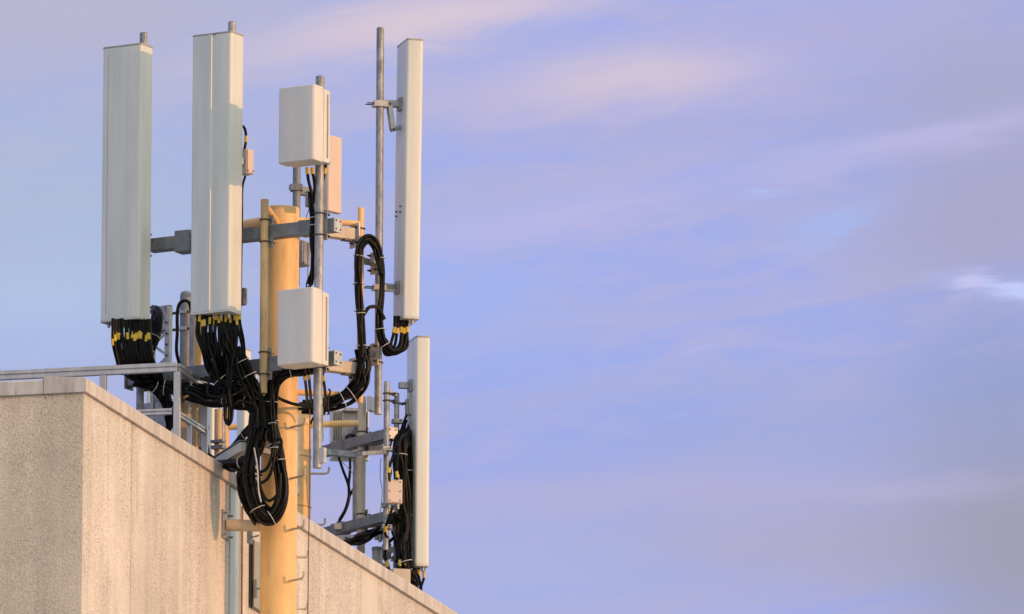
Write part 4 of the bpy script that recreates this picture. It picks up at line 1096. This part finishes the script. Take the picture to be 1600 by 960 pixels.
b.strand([(609, 752, 44.8), (608, 738, 44.8), (611, 722, 44.85), (618, 700, 44.9), (622, 690, 44.95)], 0.011, (0.30,))
b.strand([(621, 750, 44.8), (620, 735, 44.8), (621, 715, 44.85), (623, 695, 44.9)], 0.011, (0.2,))
b.strand([(614, 790, 44.8), (611, 800, 44.8), (603, 822, 44.85), (602, 834, 44.9), (606, 842, 44.95)], 0.011, (0.6,))
b = Bundle((652, 886, 45.1), 'black jumper cables with yellow tape under the lowest white panel')
for i, x in enumerate((645, 649, 654, 662)):
    b.strand([(x, 882, 45.1), (x, 893, 45.1), (x + 0.3, 903, 45.1), (x - 1 - i, 916, 45.1), (x - 6 - i * 2, 930, 45.1), (x - 16, 945, 45.15)], 0.0112, (0.27 + 0.05 * (i % 2),))
b = Bundle((560, 840, 44), 'black cable bundle drooping under the lowest rear arm to the coping')
b.rope([(622, 806, 44.92), (608, 820, 44.95), (590, 830, 45), (570, 840, 45.1), (548, 846, 45.3), (526, 848, 45.6)], 9, 0.040, 0.0122, (0.2,))
b.strand([(618, 838, 45), (606, 850, 45), (601, 866, 45), (605, 884, 45.02), (610, 902, 45.05)], 0.0135)
b.strand([(600, 868, 45), (606, 884, 45), (609, 900, 45), (611, 914, 45)], 0.0135, (0.3,))
b = Bundle((545, 760, 45.9), 'forked black cables hanging from the grey finned radio box')
b.strand([(529, 714, 46), (536, 735, 45.95), (544, 757, 45.9), (546, 775, 45.9), (541, 795, 45.9), (532, 812, 45.9), (524, 822, 45.9)], 0.012)
b.strand([(547, 714, 46), (547, 735, 45.95), (545, 757, 45.9), (545, 775, 45.88), (540, 795, 45.88), (530, 813, 45.88)], 0.012)
b.strand([(556, 740, 45.8), (555, 758, 45.85), (549, 770, 45.88), (546, 776, 45.89)], 0.011)
b.strand([(533, 720, 46), (548, 736, 45.9), (554, 745, 45.85), (551, 770, 45.85), (554, 800, 45.8)], 0.0035, mat='green', name='green_wire')
b = Bundle((540, 687, 45.9), 'coiled black cable lying on the upper rear arm behind the beige pipe', 'cable_coil', 'cable')
for q in range(4):
    b.strand([(540, 684 + q, 45.8), (548, 680 + q, 45.8), (558, 683 + q, 45.75), (560, 688 + q, 45.7), (548, 692 + q, 45.7), (540, 688 + q, 45.75), (548, 682 + q, 45.78)], 0.012)
# thin wires
def wire(pts, r, mat, label, name='wire'):
    return tag(MB().tube(spline([P(*p) for p in pts]), r, 6).build(name, mat, None, P(*pts[-1])), label, 'wire')
wire([(506, 255, 38.0), (501, 268, 37.96), (494, 280, 37.97), (494, 290, 37.97), (500, 300, 37.98), (506, 322, 37.98), (503, 345, 37.97), (498, 352, 37.96), (497, 390, 37.97), (499, 420, 37.98), (502, 450, 37.99)], 0.004, 'green', 'thin green earth wire winding down the pipe between the two white radio boxes', 'earth_wire')
wire([(511, 560, 38.0), (503, 600, 38.0), (504, 640, 38.02), (505, 690, 38.03)], 0.0055, 'green', 'green earth wire hanging below the lower white radio box', 'earth_wire')
wire([(481, 380, 38.9), (481, 410, 38.9), (481, 442, 38.9)], 0.004, 'rust', 'thin rusty rod hanging under the upper beige arm', 'rod')
wire([(595, 716, 45.1), (594, 745, 45.1), (597, 765, 45.1), (596, 785, 45.1), (593, 806, 45.1)], 0.003, 'bolt', 'thin dark wire between the two rear arms, left of the slim pipe')
wire([(484, 324, 38.3), (480, 335, 38.35), (478, 342, 38.4)], 0.003, 'bolt', 'short thin wire slanting above the mast top')
